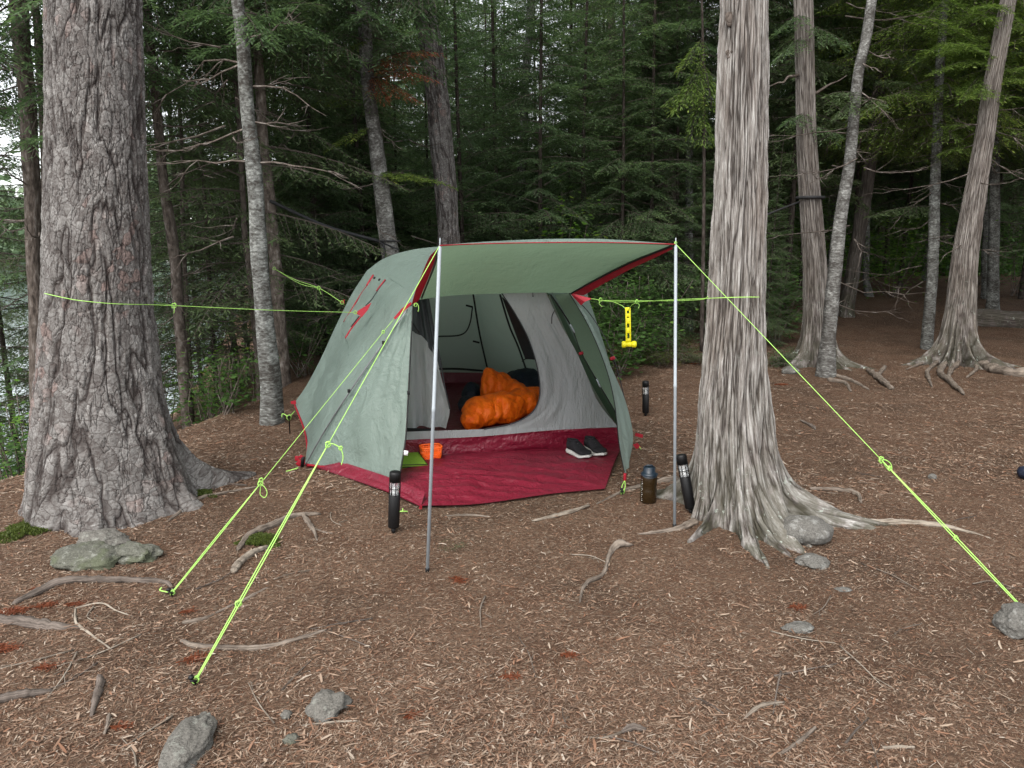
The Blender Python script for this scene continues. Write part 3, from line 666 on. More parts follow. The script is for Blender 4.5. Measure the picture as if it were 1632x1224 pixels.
def slim_tree(name, label, path, matl, base=None, Y=None, ztop=13, seg=20, crown=None, seed=0, flare=.5, roots=(), csc=1.0, extra=None, group=None, rmul=1.0):
    """path: (px, py, width) from top to bottom; base pixel fixes the distance"""
    if Y is None: Y = G(*base)[1]
    pts = []
    for a in path:
        p = P(a[0], a[1], Y); pts.append([*p, a[2] / 2 * depth(p) / FPX * rmul * .93 * math.cos(math.atan(abs(a[0] - 816) / FPX))])
    pts = np.array(pts)[::-1]; z0 = float(gz(pts[0][0], Y, False)) - .15
    b = pts[0].copy(); b[2] = z0; b[0] += (pts[0][0] - pts[1][0]) * .2
    if pts[0][2] - z0 > .1: pts = np.vstack([b, pts])
    else: pts[0][2] = z0
    d = (pts[-1] - pts[-2]) / max(.2, pts[-1][2] - pts[-2][2]); h = ztop - pts[-1][2]
    e = pts[-1] + np.array([d[0] * h * .6, d[1] * h, h, 0]); e[3] = pts[-1][3] * .35; mdl = (pts[-1] * .5 + e * .5); mdl[0] = pts[-1][0] + d[0] * h * .4; mdl[3] = pts[-1][3] * .75
    q = spline(np.vstack([pts, mdl, e]), 110)
    q[:, 0] += .012 * fbm(q[:, 2] * 1.5, seed * 2.0, 0, 2, seed); n = len(q)
    s = q[:, 2] - z0; rr = q[:, 3] * (1 + .05 * vn(s * 3, seed * 1.0, 0, seed)) ; rr = rr * (1 + flare * np.exp(-s / .16))
    t = thing(name, label, 'tree', (q[0][0], Y, z0 + .15), group)
    mb = MB(); tube(mb, q[:, :3], rr, seg, 0, lambda th, s_: 1 + .05 * np.sin(2 * th + s_ * .8 + seed) + .04 * np.sin(5 * th + s_ * 2) + .35 * flare * np.exp(-s_ / .18) * np.sin(4 * th + seed))
    mb.at['low'] = [(0, np.exp(-np.maximum(mb.V[0][:, 2] - z0, 0) / .8))]
    mb.obj('trunk', matl, t)
    for i, r_ in enumerate(roots): sub_root(t, r_, M_root, seed * 7 + i, sink=.25)
    if crown is not None:
        c = bpy.data.objects.new('crown', crown); COL.objects.link(c); c.parent = t; c.location = (e[0] * .4 + q[0][0] * .6 - q[0][0], 0, 0); c.scale = (csc, csc, csc); c.rotation_euler = (0, 0, seed * 1.3)
    if extra: extra(t, Y)
    return t
def root_tree(label, path, matl, base, lobes, seed, crown, z2=.10, csc=1.0):
    Y = G(*base)[1]; zg_ = float(gz((base[0] - 816) / FPX * Y, Y)); rows = [(x - w_ / 2, x + w_ / 2, y) for x, y, w_ in path]
    c = P(path[-1][0], path[-1][1], Y); t = thing('cedar_tree', label, 'tree', (c[0], Y, zg_))
    hero_trunk('trunk', rows, Y, zg_ - .15, [(k * 1.05 + seed, .10, .35, .35) for k in range(6)], 260, 360, matl, t, 13, seed, .6, .5, wob=.05, zg=zg_, lobes2=lobes)
    if crown is not None:
        o = bpy.data.objects.new('crown', crown); COL.objects.link(o); o.parent = t; o.scale = (csc,) * 3; o.rotation_euler = (0, 0, seed)
    return t
def boughs(parent, Y, lst, leafmat, seed, name='bough', width=.3, bl=.06, bw=.014, hang=.25, tw=.055, dens=1.0, stem=.008):
    """lst: (px0, py0, px1, py1, dY0, dY1)"""
    g = np.random.default_rng(seed); mb = MB()
    for a in lst:
        B, ti, S = spray(P(a[0], a[1], Y + a[4]), P(a[2], a[3], Y + a[5]), g, width * g.uniform(.8, 1.2), tw * .75, bl, bw * 1.15, .05, .9, hang, dens * 1.5, stem * .5)
        add_quads(mb, B, 0, np.clip(ti + g.uniform(.1, .5), 0, 1)); add_quads(mb, S, 1)
    return mb.obj(name, [leafmat, M_barkd], parent, False)
def twigs(parent, Y, lst, seed, r=.010, name='bare_branch', m=None, kids=4):
    g = np.random.default_rng(seed)
    for a in lst:
        mb = MB(); bare_twig(mb, P(a[0], a[1], Y + a[4]), P(a[2], a[3], Y + a[5]), g, r, 0, kids, 2, a[6] if len(a) > 6 else -.06); mb.obj(name, m or M_bark2, parent)

# left side trees
t = slim_tree('spruce_tree', 'dark spruce trunk at the left edge, just behind the huge pine', [(32, -20, 34), (42, 150, 32), (52, 350, 30), (58, 500, 29), (62, 700, 30)], M_bark, Y=6.6, crown=C_over[1], seed=2)
boughs(t, 6.6, [(50, 260, -90, 240, 0, -.3), (50, 235, 85, 225, 0, -.9), (45, 330, -80, 380, 0, .3), (55, 560, -60, 640, 0, .3), (40, 60, -70, 30, 0, 0), (52, 430, -70, 470, 0, .2)], M_fir, 21, width=.34)
twigs(t, 6.6, [(50, 350, -40, 345, 0, 0), (52, 355, 0, 365, 0, .3), (40, 120, -30, 60, 0, .2), (42, 40, 75, 85, 0, .3), (55, 300, 0, 260, 0, -.3), (45, 100, -40, 110, 0, .1)], 31, .012)
slim_tree('spruce_tree', 'thin dark stem crossing behind the left edge spruce', [(52, -20, 14), (62, 60, 15), (74, 300, 16), (80, 700, 17)], M_bark, Y=7.6, crown=C_high[1], seed=3)
t = slim_tree('spruce_tree', 'slim reddish brown spruce trunk between the pine and the grey lichened trunk', [(240, 60, 15), (258, 260, 17), (275, 380, 20), (288, 520, 21), (300, 650, 22)], M_bark, Y=7.6, crown=C_over[1], seed=4)
twigs(t, 7.6, [(268, 330, 330, 300, 0, .2), (262, 300, 395, 260, 0, -.2, .1), (255, 200, 350, 190, 0, .2), (280, 440, 340, 420, 0, .3), (285, 500, 245, 520, 0, .2)], 32, .009)
slim_tree('spruce_tree', 'thinnest dark stem just right of the slim reddish spruce trunk', [(288, 200, 6), (292, 350, 8), (297, 480, 8), (303, 640, 9)], M_bark, Y=8.6, crown=C_scrag[0], seed=5, csc=.8)
t = slim_tree('fir_tree', 'grey lichened fir trunk left of the tent with its foot on needles', [(374, -20, 22), (384, 60, 23), (392, 160, 24), (401, 250, 26), (412, 400, 28), (424, 520, 31), (432, 600, 34), (436, 672, 38)], M_birch, base=(436, 674), crown=C_high[1], seed=6, flare=.25, seg=28)
twigs(t, G(436, 674)[1], [(388, 100, 300, 130, 0, .2), (392, 102, 240, 190, 0, .3, .16), (398, 202, 258, 238, 0, .2), (402, 258, 245, 262, 0, .1, .02), (404, 138, 520, 185, 0, -.3, .08), (406, 195, 490, 190, 0, .2), (408, 260, 555, 285, 0, -.2, .05), (400, 60, 480, 20, 0, .2)], 33, .010)
boughs(t, G(436, 674)[1], [(385, 30, 300, 20, 0, .2), (388, 40, 470, 10, 0, .3), (384, 70, 310, 90, 0, .3), (390, 20, 420, 75, 0, -.5), (385, 10, 240, 60, 0, .3), (392, 20, 520, 60, 0, .3)], M_fir, 22, width=.30)
slim_tree('fir_tree', 'darker grey trunk standing right behind the lichened fir trunk', [(408, 40, 17), (418, 200, 19), (430, 330, 20), (442, 450, 21), (452, 612, 23)], M_bark2, base=(452, 616), crown=C_over[1], seed=7)
slim_tree('spruce_tree', 'thin black stem just left of the lichened fir trunk', [(383, 240, 10), (392, 380, 11), (402, 470, 11), (410, 560, 12)], M_bark, Y=8.3, crown=C_scrag[1], seed=8)
# behind the tent
t7 = slim_tree('fir_tree', 'pale trunk behind the tent with a black strap tied low on it', [(575, -20, 24), (588, 130, 24), (597, 220, 25), (608, 300, 28), (620, 390, 31), (632, 480, 33)], M_birch2, Y=8.9, crown=C_over[1], seed=9)
boughs(t7, 8.9, [(590, 105, 660, 105, 0, -.6), (592, 115, 700, 130, 0, -.9), (588, 120, 672, 165, 0, -.6), (592, 120, 615, 165, 0, -.5), (600, 98, 705, 85, 0, -.9)], M_dead, 23, 'dead_bough', width=.16, hang=.5, bw=.010)
boughs(t7, 8.9, [(598, 275, 725, 300, 0, -.5), (600, 280, 690, 290, 0, -.4), (600, 200, 520, 240, 0, -.2), (596, 60, 520, 100, 0, -.3), (590, 30, 660, 60, 0, -.3), (590, 160, 500, 170, 0, .2)], M_ced, 24, width=.22, hang=.12)
twigs(t7, 8.9, [(600, 290, 545, 300, 0, .2), (595, 190, 640, 240, 0, .1), (590, 120, 530, 90, 0, .2)], 34, .009)
t8 = slim_tree('pine_tree', 'broad grey pine trunk rising behind the tent roof, left of centre', [(668, -20, 37), (683, 50, 37), (694, 140, 37), (703, 220, 37), (711, 300, 37), (716, 400, 38), (720, 500, 40)], M_pine, Y=10.2, crown=C_high[0], seed=10, seg=28)
slim_tree('fir_tree', 'thin pale trunk high behind the middle of the awning', [(848, -20, 13), (842, 80, 13), (836, 160, 13), (832, 260, 14), (828, 400, 14)], M_birch, Y=15, crown=C_mid[0], seed=11)
slim_tree('fir_tree', 'slim grey trunk in front of the bright sky gap behind the awning', [(972, -20, 14), (976, 60, 15), (980, 160, 16), (984, 300, 17)], M_bark2, Y=16, crown=C_high[1], seed=12)
slim_tree('pine_tree', 'wide dark trunk left of the silvery cedar, half hidden by boughs', [(1038, -20, 40), (1042, 100, 42), (1048, 200, 44), (1055, 320, 47), (1062, 450, 50)], M_bark2, Y=13.8, crown=C_over[1], seed=13, seg=28)
slim_tree('fir_tree', 'thin straight grey trunk close behind the right awning pole', [(1098, -20, 10), (1100, 150, 11), (1098, 300, 13), (1096, 480, 15)], M_birch, Y=13, crown=C_over[1], seed=14)
# right side trees
t12 = root_tree('second cedar trunk with a black strap round it, right of the silvery cedar', [(1280, -20, 30), (1283, 120, 31), (1285, 220, 33), (1292, 330, 36), (1300, 440, 39), (1301, 520, 42), (1300, 560, 44)], M_cedar2, (1300, 582),
    [(-.35, .55, .16, .12), (-2.7, .5, .16, .12), (-1.5, .25, .2, .10), (.6, .3, .2, .1), (-.9, .3, .14, .10), (3.0, .35, .15, .12)], 15, C_high[0])
Y12 = G(1300, 582)[1]
twigs(t12, Y12, [(1278, 118, 1226, 138, 0, -.5, .02), (1290, 150, 1350, 120, 0, .2)], 35, .022, 'branch_stub', None, 0)
boughs(t12, Y12, [(1285, 55, 1235, 100, 0, -.4), (1288, 40, 1350, 70, 0, -.4), (1285, 180, 1250, 200, 0, -.4), (1286, 200, 1340, 215, 0, -.3), (1284, 20, 1240, 50, 0, -.3)], M_fir, 25, width=.28, hang=.3)
t13 = slim_tree('birch_tree', 'slender leaning mottled trunk in front of the strapped cedar', [(1392, -25, 17), (1382, 50, 19), (1370, 110, 20), (1364, 170, 20), (1358, 240, 22), (1348, 300, 22), (1337, 370, 24), (1330, 450, 25), (1323, 530, 26), (1318, 590, 30)], M_birch2, base=(1318, 600), crown=C_high[1], seed=16, flare=.35, seg=24,
    roots=[[(1330, 600, 11), (1360, 610, 8), (1385, 622, 4)]])
Y13 = G(1318, 600)[1]
twigs(t13, Y13, [(1375, 75, 1430, 95, 0, .2), (1368, 95, 1400, 110, 0, -.2), (1370, 145, 1435, 210, 0, -.1, .08), (1350, 230, 1390, 245, 0, .2)], 36, .009)
boughs(t13, Y13, [(1368, 150, 1320, 150, 0, -.3), (1362, 155, 1412, 165, 0, -.3), (1360, 160, 1335, 185, 0, -.4)], M_fir2, 26, width=.22, hang=.5)
slim_tree('cedar_tree', 'dim leaning cedar trunk behind the slender mottled trunk', [(1405, 100, 22), (1392, 220, 23), (1376, 330, 25), (1360, 430, 27), (1348, 495, 30)], M_cedar3, base=(1348, 503), crown=C_over[0], seed=17, flare=.5)
slim_tree('birch_tree', 'thin upright stem beyond the dim leaning cedar', [(1386, 250, 10), (1382, 370, 11), (1380, 440, 12), (1385, 470, 15)], M_birch, base=(1385, 474), crown=C_over[1], seed=18)
t15 = slim_tree('birch_tree', 'thin grey trunk left of the root-footed cedar', [(1504, 20, 14), (1498, 100, 16), (1494, 200, 17), (1490, 290, 18), (1487, 380, 19), (1484, 460, 20), (1479, 545, 23)], M_birch, base=(1479, 556), crown=C_over[0], seed=19, flare=.2, seg=24)
Y15 = G(1479, 556)[1]
twigs(t15, Y15, [(1492, 300, 1420, 350, 0, -.2, -.05), (1490, 170, 1430, 60, 0, .2), (1492, 210, 1425, 130, 0, .1), (1490, 320, 1540, 330, 0, .2)], 37, .009)
boughs(t15, Y15, [(1490, 330, 1385, 345, 0, -.4), (1495, 150, 1400, 130, 0, -.5), (1495, 120, 1440, 95, 0, -.3), (1492, 240, 1520, 265, 0, -.3)], M_fir2, 27, width=.3, hang=.3)
t16 = root_tree('leaning pale cedar standing on a tangle of bare roots at the right', [(1612, -25, 26), (1596, 60, 28), (1582, 130, 30), (1572, 200, 32), (1562, 260, 34), (1550, 330, 38), (1538, 400, 42), (1532, 470, 46), (1526, 530, 50)], M_cedar2, (1520, 578),
    [(-2.85, .9, .09, .10), (-2.45, .8, .08, .12), (-2.05, 1.0, .07, .11), (-1.7, .85, .08, .13), (-1.35, 1.2, .07, .12), (-1.0, .7, .08, .12), (-.55, .75, .08, .10), (0, .4, .12, .12), (3.0, .4, .12, .12), (1.5, .3, .2, .1)], 20, C_high[1])
for i_, rr_ in enumerate([[(1508, 580, 13), (1498, 596, 12), (1516, 614, 12), (1537, 631, 6)], [(1495, 578, 10), (1478, 594, 8), (1480, 604, 7), (1486, 618, 3)], [(1528, 580, 12), (1512, 600, 9), (1530, 622, 4)], [(1492, 572, 9), (1466, 582, 6), (1444, 590, 3)], [(1545, 575, 8), (1556, 590, 7), (1540, 602, 4)]]): sub_root(t16, rr_, M_root, 140 + i_, sink=.1)
Y16 = G(1520, 566)[1]
boughs(t16, Y16, [(1580, 95, 1470, 30, 0, -.9), (1580, 90, 1500, 85, 0, -1.1), (1590, 100, 1480, 120, 0, -1.2), (1585, 60, 1480, -10, 0, -.7), (1590, 20, 1640, 50, 0, -.8), (1600, 30, 1560, 10, 0, -1)], M_ced, 28, width=.34, hang=.25)
boughs(t16, Y16, [(1575, 110, 1530, 165, 0, -1), (1578, 100, 1500, 70, 0, -1.3), (1575, 130, 1640, 130, 0, -1), (1570, 125, 1660, 105, 0, -1), (1572, 140, 1560, 155, 0, -1), (1560, 210, 1510, 200, 0, -.6), (1560, 230, 1500, 245, 0, -.5)], M_ced, 29, width=.30, hang=.3)
twigs(t16, Y16, [(1560, 190, 1650, 230, 0, -.3), (1565, 170, 1650, 170, 0, -.2), (1555, 230, 1640, 290, 0, -.1), (1560, 210, 1500, 230, 0, .2)], 38, .011)
slim_tree('birch_tree', 'mottled trunk at the far right behind the fallen log', [(1590, 120, 17), (1586, 250, 18), (1584, 380, 19), (1582, 490, 21)], M_birch, base=(1582, 497), crown=C_over[0], seed=21)
slim_tree('birch_tree', 'thin dim trunk just left of the one behind the log', [(1572, 260, 9), (1570, 380, 10), (1568, 482, 11)], M_birch, base=(1568, 488), crown=C_high[0], seed=22)
# light green cedar sapling left of the silvery cedar
ts = thing('cedar_sapling', 'drooping light green cedar fronds left of the silvery trunk, above the pole top', 'sapling', (P(1120, 120, 9.2)[0], 9.2, 0))
mb = MB(); tube(mb, spline([[*P(1118, 560, 9.2)], [*P(1122, 300, 9.2)], [*P(1120, 60, 9.2)], [*P(1116, -60, 9.2)]], 30), np.linspace(.026, .012, 30), 8); mb.obj('trunk', M_barkd, ts)
boughs(ts, 9.2, [(1118, 95, 1085, 165, 0, -.3), (1118, 120, 1075, 180, 0, -.4), (1122, 100, 1135, 170, 0, -.2), (1120, 150, 1100, 215, 0, -.2), (1120, 60, 1085, 110, 0, -.3), (1118, 130, 1060, 165, 0, -.2), (1120, 180, 1128, 230, 0, -.2)], M_ced, 30, width=.26, bl=.07, bw=.016, hang=.5)

# ------------------------------------------------------------------ the woods behind
g = np.random.default_rng(77)
LB = 'dark fir standing in the dense woods behind the tent'; LR = 'dark fir in the gloomy woods at the back right'; LL = 'spruce growing on the lake bank behind the left trunks'; LY = 'young fir with boughs near the ground behind the tent'
def wood(px, Y, cms, tms, lab, grp, s=(.85, 1.15), name='fir_tree', cz=1.0):
    x = (px - 816) / FPX * Y * 1.017
    place_tree(x, Y, cms[int(g.integers(len(cms)))], tms[int(g.integers(len(tms)))], g.uniform(*s), g.uniform(0, 6.28), lab, 'tree', grp, name, (g.normal(0, .012), g.normal(0, .012)), cz)
# young firs right behind the tent
for px, Y in [(745, 11.2), (800, 12.5), (862, 11.6), (925, 12.8), (985, 11.8), (1020, 13.2), (640, 13.8), (560, 12.4), (1035, 12.2), (520, 10.6), (590, 11.6), (510, 10.6), (1075, 12.6), (900, 15), (770, 15), (690, 15.5), (600, 14.5)]:
    wood(px, Y, C_low, T_thin, LY, 'young firs behind the tent', (.6, .92))
for px, Y in [(540, 13), (625, 16), (720, 17.5), (790, 18.5), (860, 17.5), (940, 19), (1010, 17.5), (1085, 16), (470, 13.5), (500, 17.5), (575, 19), (900, 22), (1050, 21), (680, 21), (1130, 14.5), (1120, 19)]:
    wood(px, Y, C_mid + C_scrag, T_thin, LB, 'firs behind the tent', (.8, 1.05))
for i in range(30):
    wood(g.uniform(470, 1180), g.uniform(23, 40), C_mid, T_thin, LB, 'firs behind the tent', (.9, 1.3))
# lake bank
for px, Y in [(345, 10.2), (500, 12.5), (300, 10.8), (235, 10.5), (375, 11.2), (-10, 10), (320, 14), (500, 14), (430, 12.5), (20, 8.3), (-70, 7.6), (110, 9.5), (440, 15), (250, 13), (425, 11), (398, 14), (450, 17.5)]:
    wood(px, Y, C_scrag, T_thin, LL, 'spruces on the lake bank', (.6, .95), 'spruce_tree')
# right side woods; ground stays open in front
for px, Y in [(1240, 15), (1265, 18), (1345, 17), (1420, 18.5), (1460, 20), (1530, 17.5), (1560, 20), (1610, 16.5), (1650, 18), (1395, 21), (1310, 21), (1500, 22), (1690, 15), (1245, 13)]:
    wood(px, Y, C_tall + C_mid[2:], T_thin + T_pale, LR, 'firs at the back right', (.8, 1.05))
for i in range(46):
    wood(g.uniform(1150, 1800), g.uniform(24, 42), C_mid + C_tall, T_mid, LR, 'firs at the back right', (.9, 1.3))
for i in range(16):      # beyond the right edge, for a step to the side
    x, y = g.uniform(8, 16), g.uniform(4, 14); place_tree(x, y, C_tall[i % 3], T_mid[i % 2], g.uniform(.8, 1), g.uniform(0, 6), LR, 'tree', 'firs at the back right')

# far shore and the mass of woods at the back
def leaf_mass(name, n, fn, matl, size, seed, label):
    g = np.random.default_rng(seed); c = fn(g, n); n = len(c); a = unit(g.normal(0, 1, (n, 3))); b = unit(np.cross(a, g.normal(0, 1, (n, 3)))); s = size * g.uniform(.5, 1.3, n)[:, None]
    B = np.stack([c - a * s, c + b * s * .5, c + a * s, c - b * s * .5], 1); mb = MB(); add_quads(mb, B, 0, g.uniform(0, 1, n)); o = mb.obj(name, matl, None, False)
    return tag(o, label, 'woods', None, 'stuff')
def far_fn(g, n):
    x = g.uniform(-200, 10, n); k = np.abs(vn(x * .14, x * 0, 0, 4)) * 7 + 7 + 4 * np.abs(vn(x * .5, x * 0, 0, 8)); f = g.random(n) ** .8
    return np.stack([x, 150 + g.uniform(-6, 6, n) - x * .25, -2.4 + f * k * 1.4], -1)
M_farw = mat_leaf('far_leaves', (.09, .14, .08), (.17, .24, .14), (.26, .33, .2), .3)
leaf_mass('far_shore_woods', 26000, far_fn, M_farw, 1.3, 91, 'pale green woods across the lake seen between the left trunks')
def back_fn(g, n):
    x = g.uniform(-12, 60, n); f = g.random(n); return np.stack([x, 40 + g.uniform(0, 5, n) + 0 * x, .2 + f ** 1.1 * (7.0 + 2.6 * vn(x * .35, x * 0, 0, 6))], -1)
leaf_mass('distant_woods', 70000, back_fn, M_fir2, .5, 92, 'dark mass of distant woods closing the view behind the trees')

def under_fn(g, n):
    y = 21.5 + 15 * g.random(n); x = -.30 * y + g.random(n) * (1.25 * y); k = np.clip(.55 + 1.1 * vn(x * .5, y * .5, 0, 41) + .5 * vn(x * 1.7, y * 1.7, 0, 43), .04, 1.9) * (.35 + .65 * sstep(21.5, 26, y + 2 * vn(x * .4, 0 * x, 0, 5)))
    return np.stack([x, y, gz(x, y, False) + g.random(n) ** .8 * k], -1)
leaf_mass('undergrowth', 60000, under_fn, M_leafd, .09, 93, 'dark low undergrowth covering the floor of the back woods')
# ------------------------------------------------------------------ broad-leaved shrubs and ferns
def shrub(name, label, px, py, Y, w_, h_, n, matl, seed, size=.045, group=None, cat='shrub', zb=None):
    g = np.random.default_rng(seed); c = P(px, py, Y); z0 = float(gz(c[0], Y, False)) if zb is None else zb
    t = thing(name, label, cat, (c[0], Y, z0), group); mb = MB(); lf = []
    ns = 9
    for i in range(ns):
        e = np.array([c[0] + g.uniform(-w_, w_) * .5, Y + g.uniform(-w_, w_) * .4, z0 + h_ * g.uniform(.55, 1)])
        b = np.array([c[0] + g.normal(0, .05), Y + g.normal(0, .05), z0 - .05]); q = spline([b, (b + e) / 2 + g.normal(0, .06, 3), e], 10)
        tube(mb, q, np.linspace(.009, .003, 10), 5); k = q[g.integers(3, 10, n // ns)] + g.normal(0, 1, (n // ns, 3)) * np.array([w_ * .16, w_ * .16, h_ * .12]); lf.append(k)
    mb.obj('stems', M_bark2, t); c_ = np.concatenate(lf); n = len(c_); mb = MB()
    az = g.uniform(0, 6.283, n); a = np.stack([np.cos(az), np.sin(az), g.uniform(-.5, .25, n)], -1); a = unit(a); s = unit(np.cross(a, UP) + g.normal(0, .25, (n, 3))); z = size * g.uniform(.6, 1.3, n)[:, None]
    nn = np.cross(a, s)
    V = np.stack([c_, c_ + a * z * .5 + s * z * .38, c_ + a * z * 1.1 - nn * z * .1, c_ + a * z * .5 - s * z * .38], 1); add_quads(mb, V, 0, g.uniform(0, 1, n)); mb.obj('leaves', matl, t, False); return t
BS = 'leafy green bushes beyond the hanging mallet'
for i, a in enumerate([(960, 470, 9.3, 1.1, 1.15, 1500), (1010, 480, 9.6, 1.0, 1.05, 1500), (1060, 470, 10.0, 1.0, 1.2, 1300), (985, 520, 8.6, .7, .62, 800)]):
    shrub('leafy_bush', ['leafy green bush just right of the tent awning corner', 'leafy green bush right behind the yellow mallet', 'leafy bush between the mallet and the right awning pole', 'low leafy bush at the bare ground edge behind the mallet'][i], a[0], a[1], a[2], a[3], a[4], a[5], M_leafd, 500 + i, .06)
for i, a in enumerate([(900, 330, 11.0, 1.1, 2.3, 900), (1235, 480, 12, 1.1, 1.3, 900), (1255, 330, 17, 2, 2.8, 1200), (1430, 420, 17, 3, 2.2, 2600), (1500, 400, 22, 4, 2.5, 2400), (1360, 420, 19, 3, 2.4, 2200), (1620, 430, 17, 3, 2.4, 2000), (1060, 400, 13, 1.6, 2.0, 1200), (1560, 440, 19, 3, 2, 1800)]):
    shrub('leafy_bush', ['pale-leaved bush showing above the awning front edge', 'leafy bush between the silvery cedar and the strapped cedar', 'tall yellow-green bush far behind the strapped cedar', 'broad bush in the dark woods between leaning trunks', 'bush deep in the dark woods behind the thin grey trunk', 'bush deep in the woods left of the dim leaning cedar', 'bush in the dark woods behind the fallen log', 'bush behind the right awning pole top', 'bush in the dark behind the root-footed cedar'][i],
          a[0], a[1], a[2], a[3], a[4], a[5], M_leaf if i in (0, 2, 3, 5) else M_leafd, 520 + i, .075 if i != 0 else .09)
for i, a in enumerate([(335, 560, 8.2, .9, 1.2, 700), (20, 640, 6.4, .9, 1.3, 500), (250, 560, 8.5, 1.0, 1.5, 600), (370, 420, 10.5, 1.3, 3.6, 700), (480, 540, 8.8, .8, 1.0, 700), (15, 700, 5.7, .7, .9, 700), (310, 620, 7.4, .8, .8, 500), (-30, 560, 7.6, 1.2, 2.4, 700), (100, 520, 9, 1.8, 3.3, 1500), (360, 640, 7.0, .7, .6, 500)]):
    shrub('leafy_bush', ['backlit bush on the bank between pine and lichened fir', 'bush at the left edge behind the pine', 'bush on the bank hard against the right side of the pine', 'tall yellow-green bush on the bank behind the lichened fir', 'low bush between lichened fir and tent', 'low leafy bush at the left edge above the bank', 'low bush right of the pine foot', 'tall bush at the far left edge over the water', 'tall bush hidden behind the pine trunk', 'small bush on the bank crest left of the lichened fir'][i],
          a[0], a[1], a[2], a[3], a[4], a[5], M_leaf if i in (0, 2, 3, 7, 1) else M_leafd, 560 + i, .05)
def fern(name, label, px, py, r, n, matl, seed, hgt=.35):
    g = np.random.default_rng(seed); c = G(px, py); t = thing(name, label, 'fern', c); mb = MB()
    for i in range(n):
        az = g.uniform(0, 6.283); l = r * g.uniform(.6, 1.1); o_ = c + np.array([g.normal(0, .1), g.normal(0, .1), 0]); e = o_ + np.array([math.cos(az) * l, math.sin(az) * l, l * g.uniform(.1, 1) * hgt * 2])
        B, ti, S = spray(o_, e, g, .09, .03, .035, .010, .22, 1.1, .1, 1, .003); add_quads(mb, B, 0, ti); add_quads(mb, S, 1)
    mb.obj('fronds', [matl, M_bark2], t, False)
for i, a in enumerate([(1050, 582, .32), (1105, 578, .32), (1085, 560, .3), (1235, 582, .34), (1030, 565, .25), (1260, 575, .25)]):
    fern('fern', ['fern clump on bare ground below the mallet', 'fern clump touching the left side of the silvery cedar', 'fern clump behind the right awning pole', 'fern clump right of the silvery cedar', 'small fern left of the fern clumps below the mallet', 'small fern at the foot of the strapped cedar'][i], a[0], a[1], a[2], 26, M_moss if i in (0, 2) else M_fir2, 600 + i)
for i, a in enumerate([(1150, 500, 12.5), (1240, 520, 13), (1215, 500, 11.5)]):
    wood(a[0], a[2], C_low, T_thin, LY, 'young firs behind the tent', (.22, .3))

# ------------------------------------------------------------------ the tent
def PP(l): return [P(*a) for a in l]
def grid_patch(c0, c1, d0, d1, nu=40, nv=40, disp=None):
    """Coons patch: c0 bottom, c1 top (left to right), d0 left, d1 right (bottom to top)"""
    A, B, C, D = spline(c0, nu), spline(c1, nu), spline(d0, nv), spline(d1, nv)
    C = C + np.outer(1 - np.linspace(0, 1, nv), A[0] - C[0]) + np.outer(np.linspace(0, 1, nv), B[0] - C[-1])
    D = D + np.outer(1 - np.linspace(0, 1, nv), A[-1] - D[0]) + np.outer(np.linspace(0, 1, nv), B[-1] - D[-1])
    u = np.linspace(0, 1, nu)[None, :, None]; v = np.linspace(0, 1, nv)[:, None, None]
    S = (1 - v) * A[None] + v * B[None] + (1 - u) * C[:, None] + u * D[:, None] - ((1 - u) * (1 - v) * A[0] + u * (1 - v) * A[-1] + (1 - u) * v * B[0] + u * v * B[-1])
    if disp is not None:
        du = np.gradient(S, axis=1); dv = np.gradient(S, axis=0); nn = unit(np.cross(du, dv)); S = S + nn * disp(u[..., 0], v[..., 0])[..., None]
    i = np.arange(nv - 1)[:, None] * nu; j = np.arange(nu - 1)[None]
    return S.reshape(-1, 3), np.stack([i + j, i + j + 1, i + nu + j + 1, i + nu + j], -1).reshape(-1, 4)
def panel(name, c0, c1, d0, d1, matl, parent, nu=40, nv=40, disp=None, raw=False):
    V, Q = grid_patch(c0 if raw else PP(c0), c1 if raw else PP(c1), d0 if raw else PP(d0), d1 if raw else PP(d1), nu, nv, disp)
    o = MB().add(V, Q).obj(name, matl, parent); return o, BVHTree.FromPolygons([Vector(v) for v in V], [list(map(int, q)) for q in Q])
def hit(bvh, px, py, off=.004):
    d = Vector(ray(px, py)).normalized(); l, n, i, t = bvh.ray_cast(Vector((0, 0, H)), d)
    if l is None: return None
    return np.array(l - d * off)
def cord(name, pts, r, matl, parent=None, n=40, seg=6):
    return tube(MB(), spline(pts, n), r, seg).obj(name, matl, parent)
def bulge(a, ws=0.0, seed=0, fx=3, fy=3):
    def f(u, v):
        e = (4 * u * (1 - u)) ** .7 * (4 * v * (1 - v)) ** .7
        return a * e + ws * np.minimum(1, e * 2) * fbm(u * fx + 0 * v, v * fy + 0 * u, seed * 1.7, 3, seed)
    return f
tent = thing('tent', 'pale green dome tent with crimson floor, its awning propped up on two poles', 'tent', (0, 6.5, 0))
A0 = (486, 738, 5.13); Ft = (668, 474, 5.2); FtL = (648, 493, 5.16); L0 = (470, 641, 6.3); Ls = (585, 431, 6.5); Fr = (908, 467, 5.45)
arch = [A0, (520, 680, 5.10), (560, 618, 5.08), (600, 560, 5.10), (632, 515, 5.13), FtL, Ft]
hem = [A0, (489, 712, 5.3), (485, 685, 5.7), (477, 663, 6.0), L0]
sil = [L0, (488, 615, 6.35), (512, 570, 6.4), (535, 520, 6.45), (560, 470, 6.5), Ls]
seam = [Ft, (650, 462, 5.45), (622, 443, 6.0), Ls]
side, bv_side = panel('fly_side_panel', hem, seam, arch, sil, M_fly, tent, 60, 70, bulge(-.03, .035, 3, 2.5, 5))
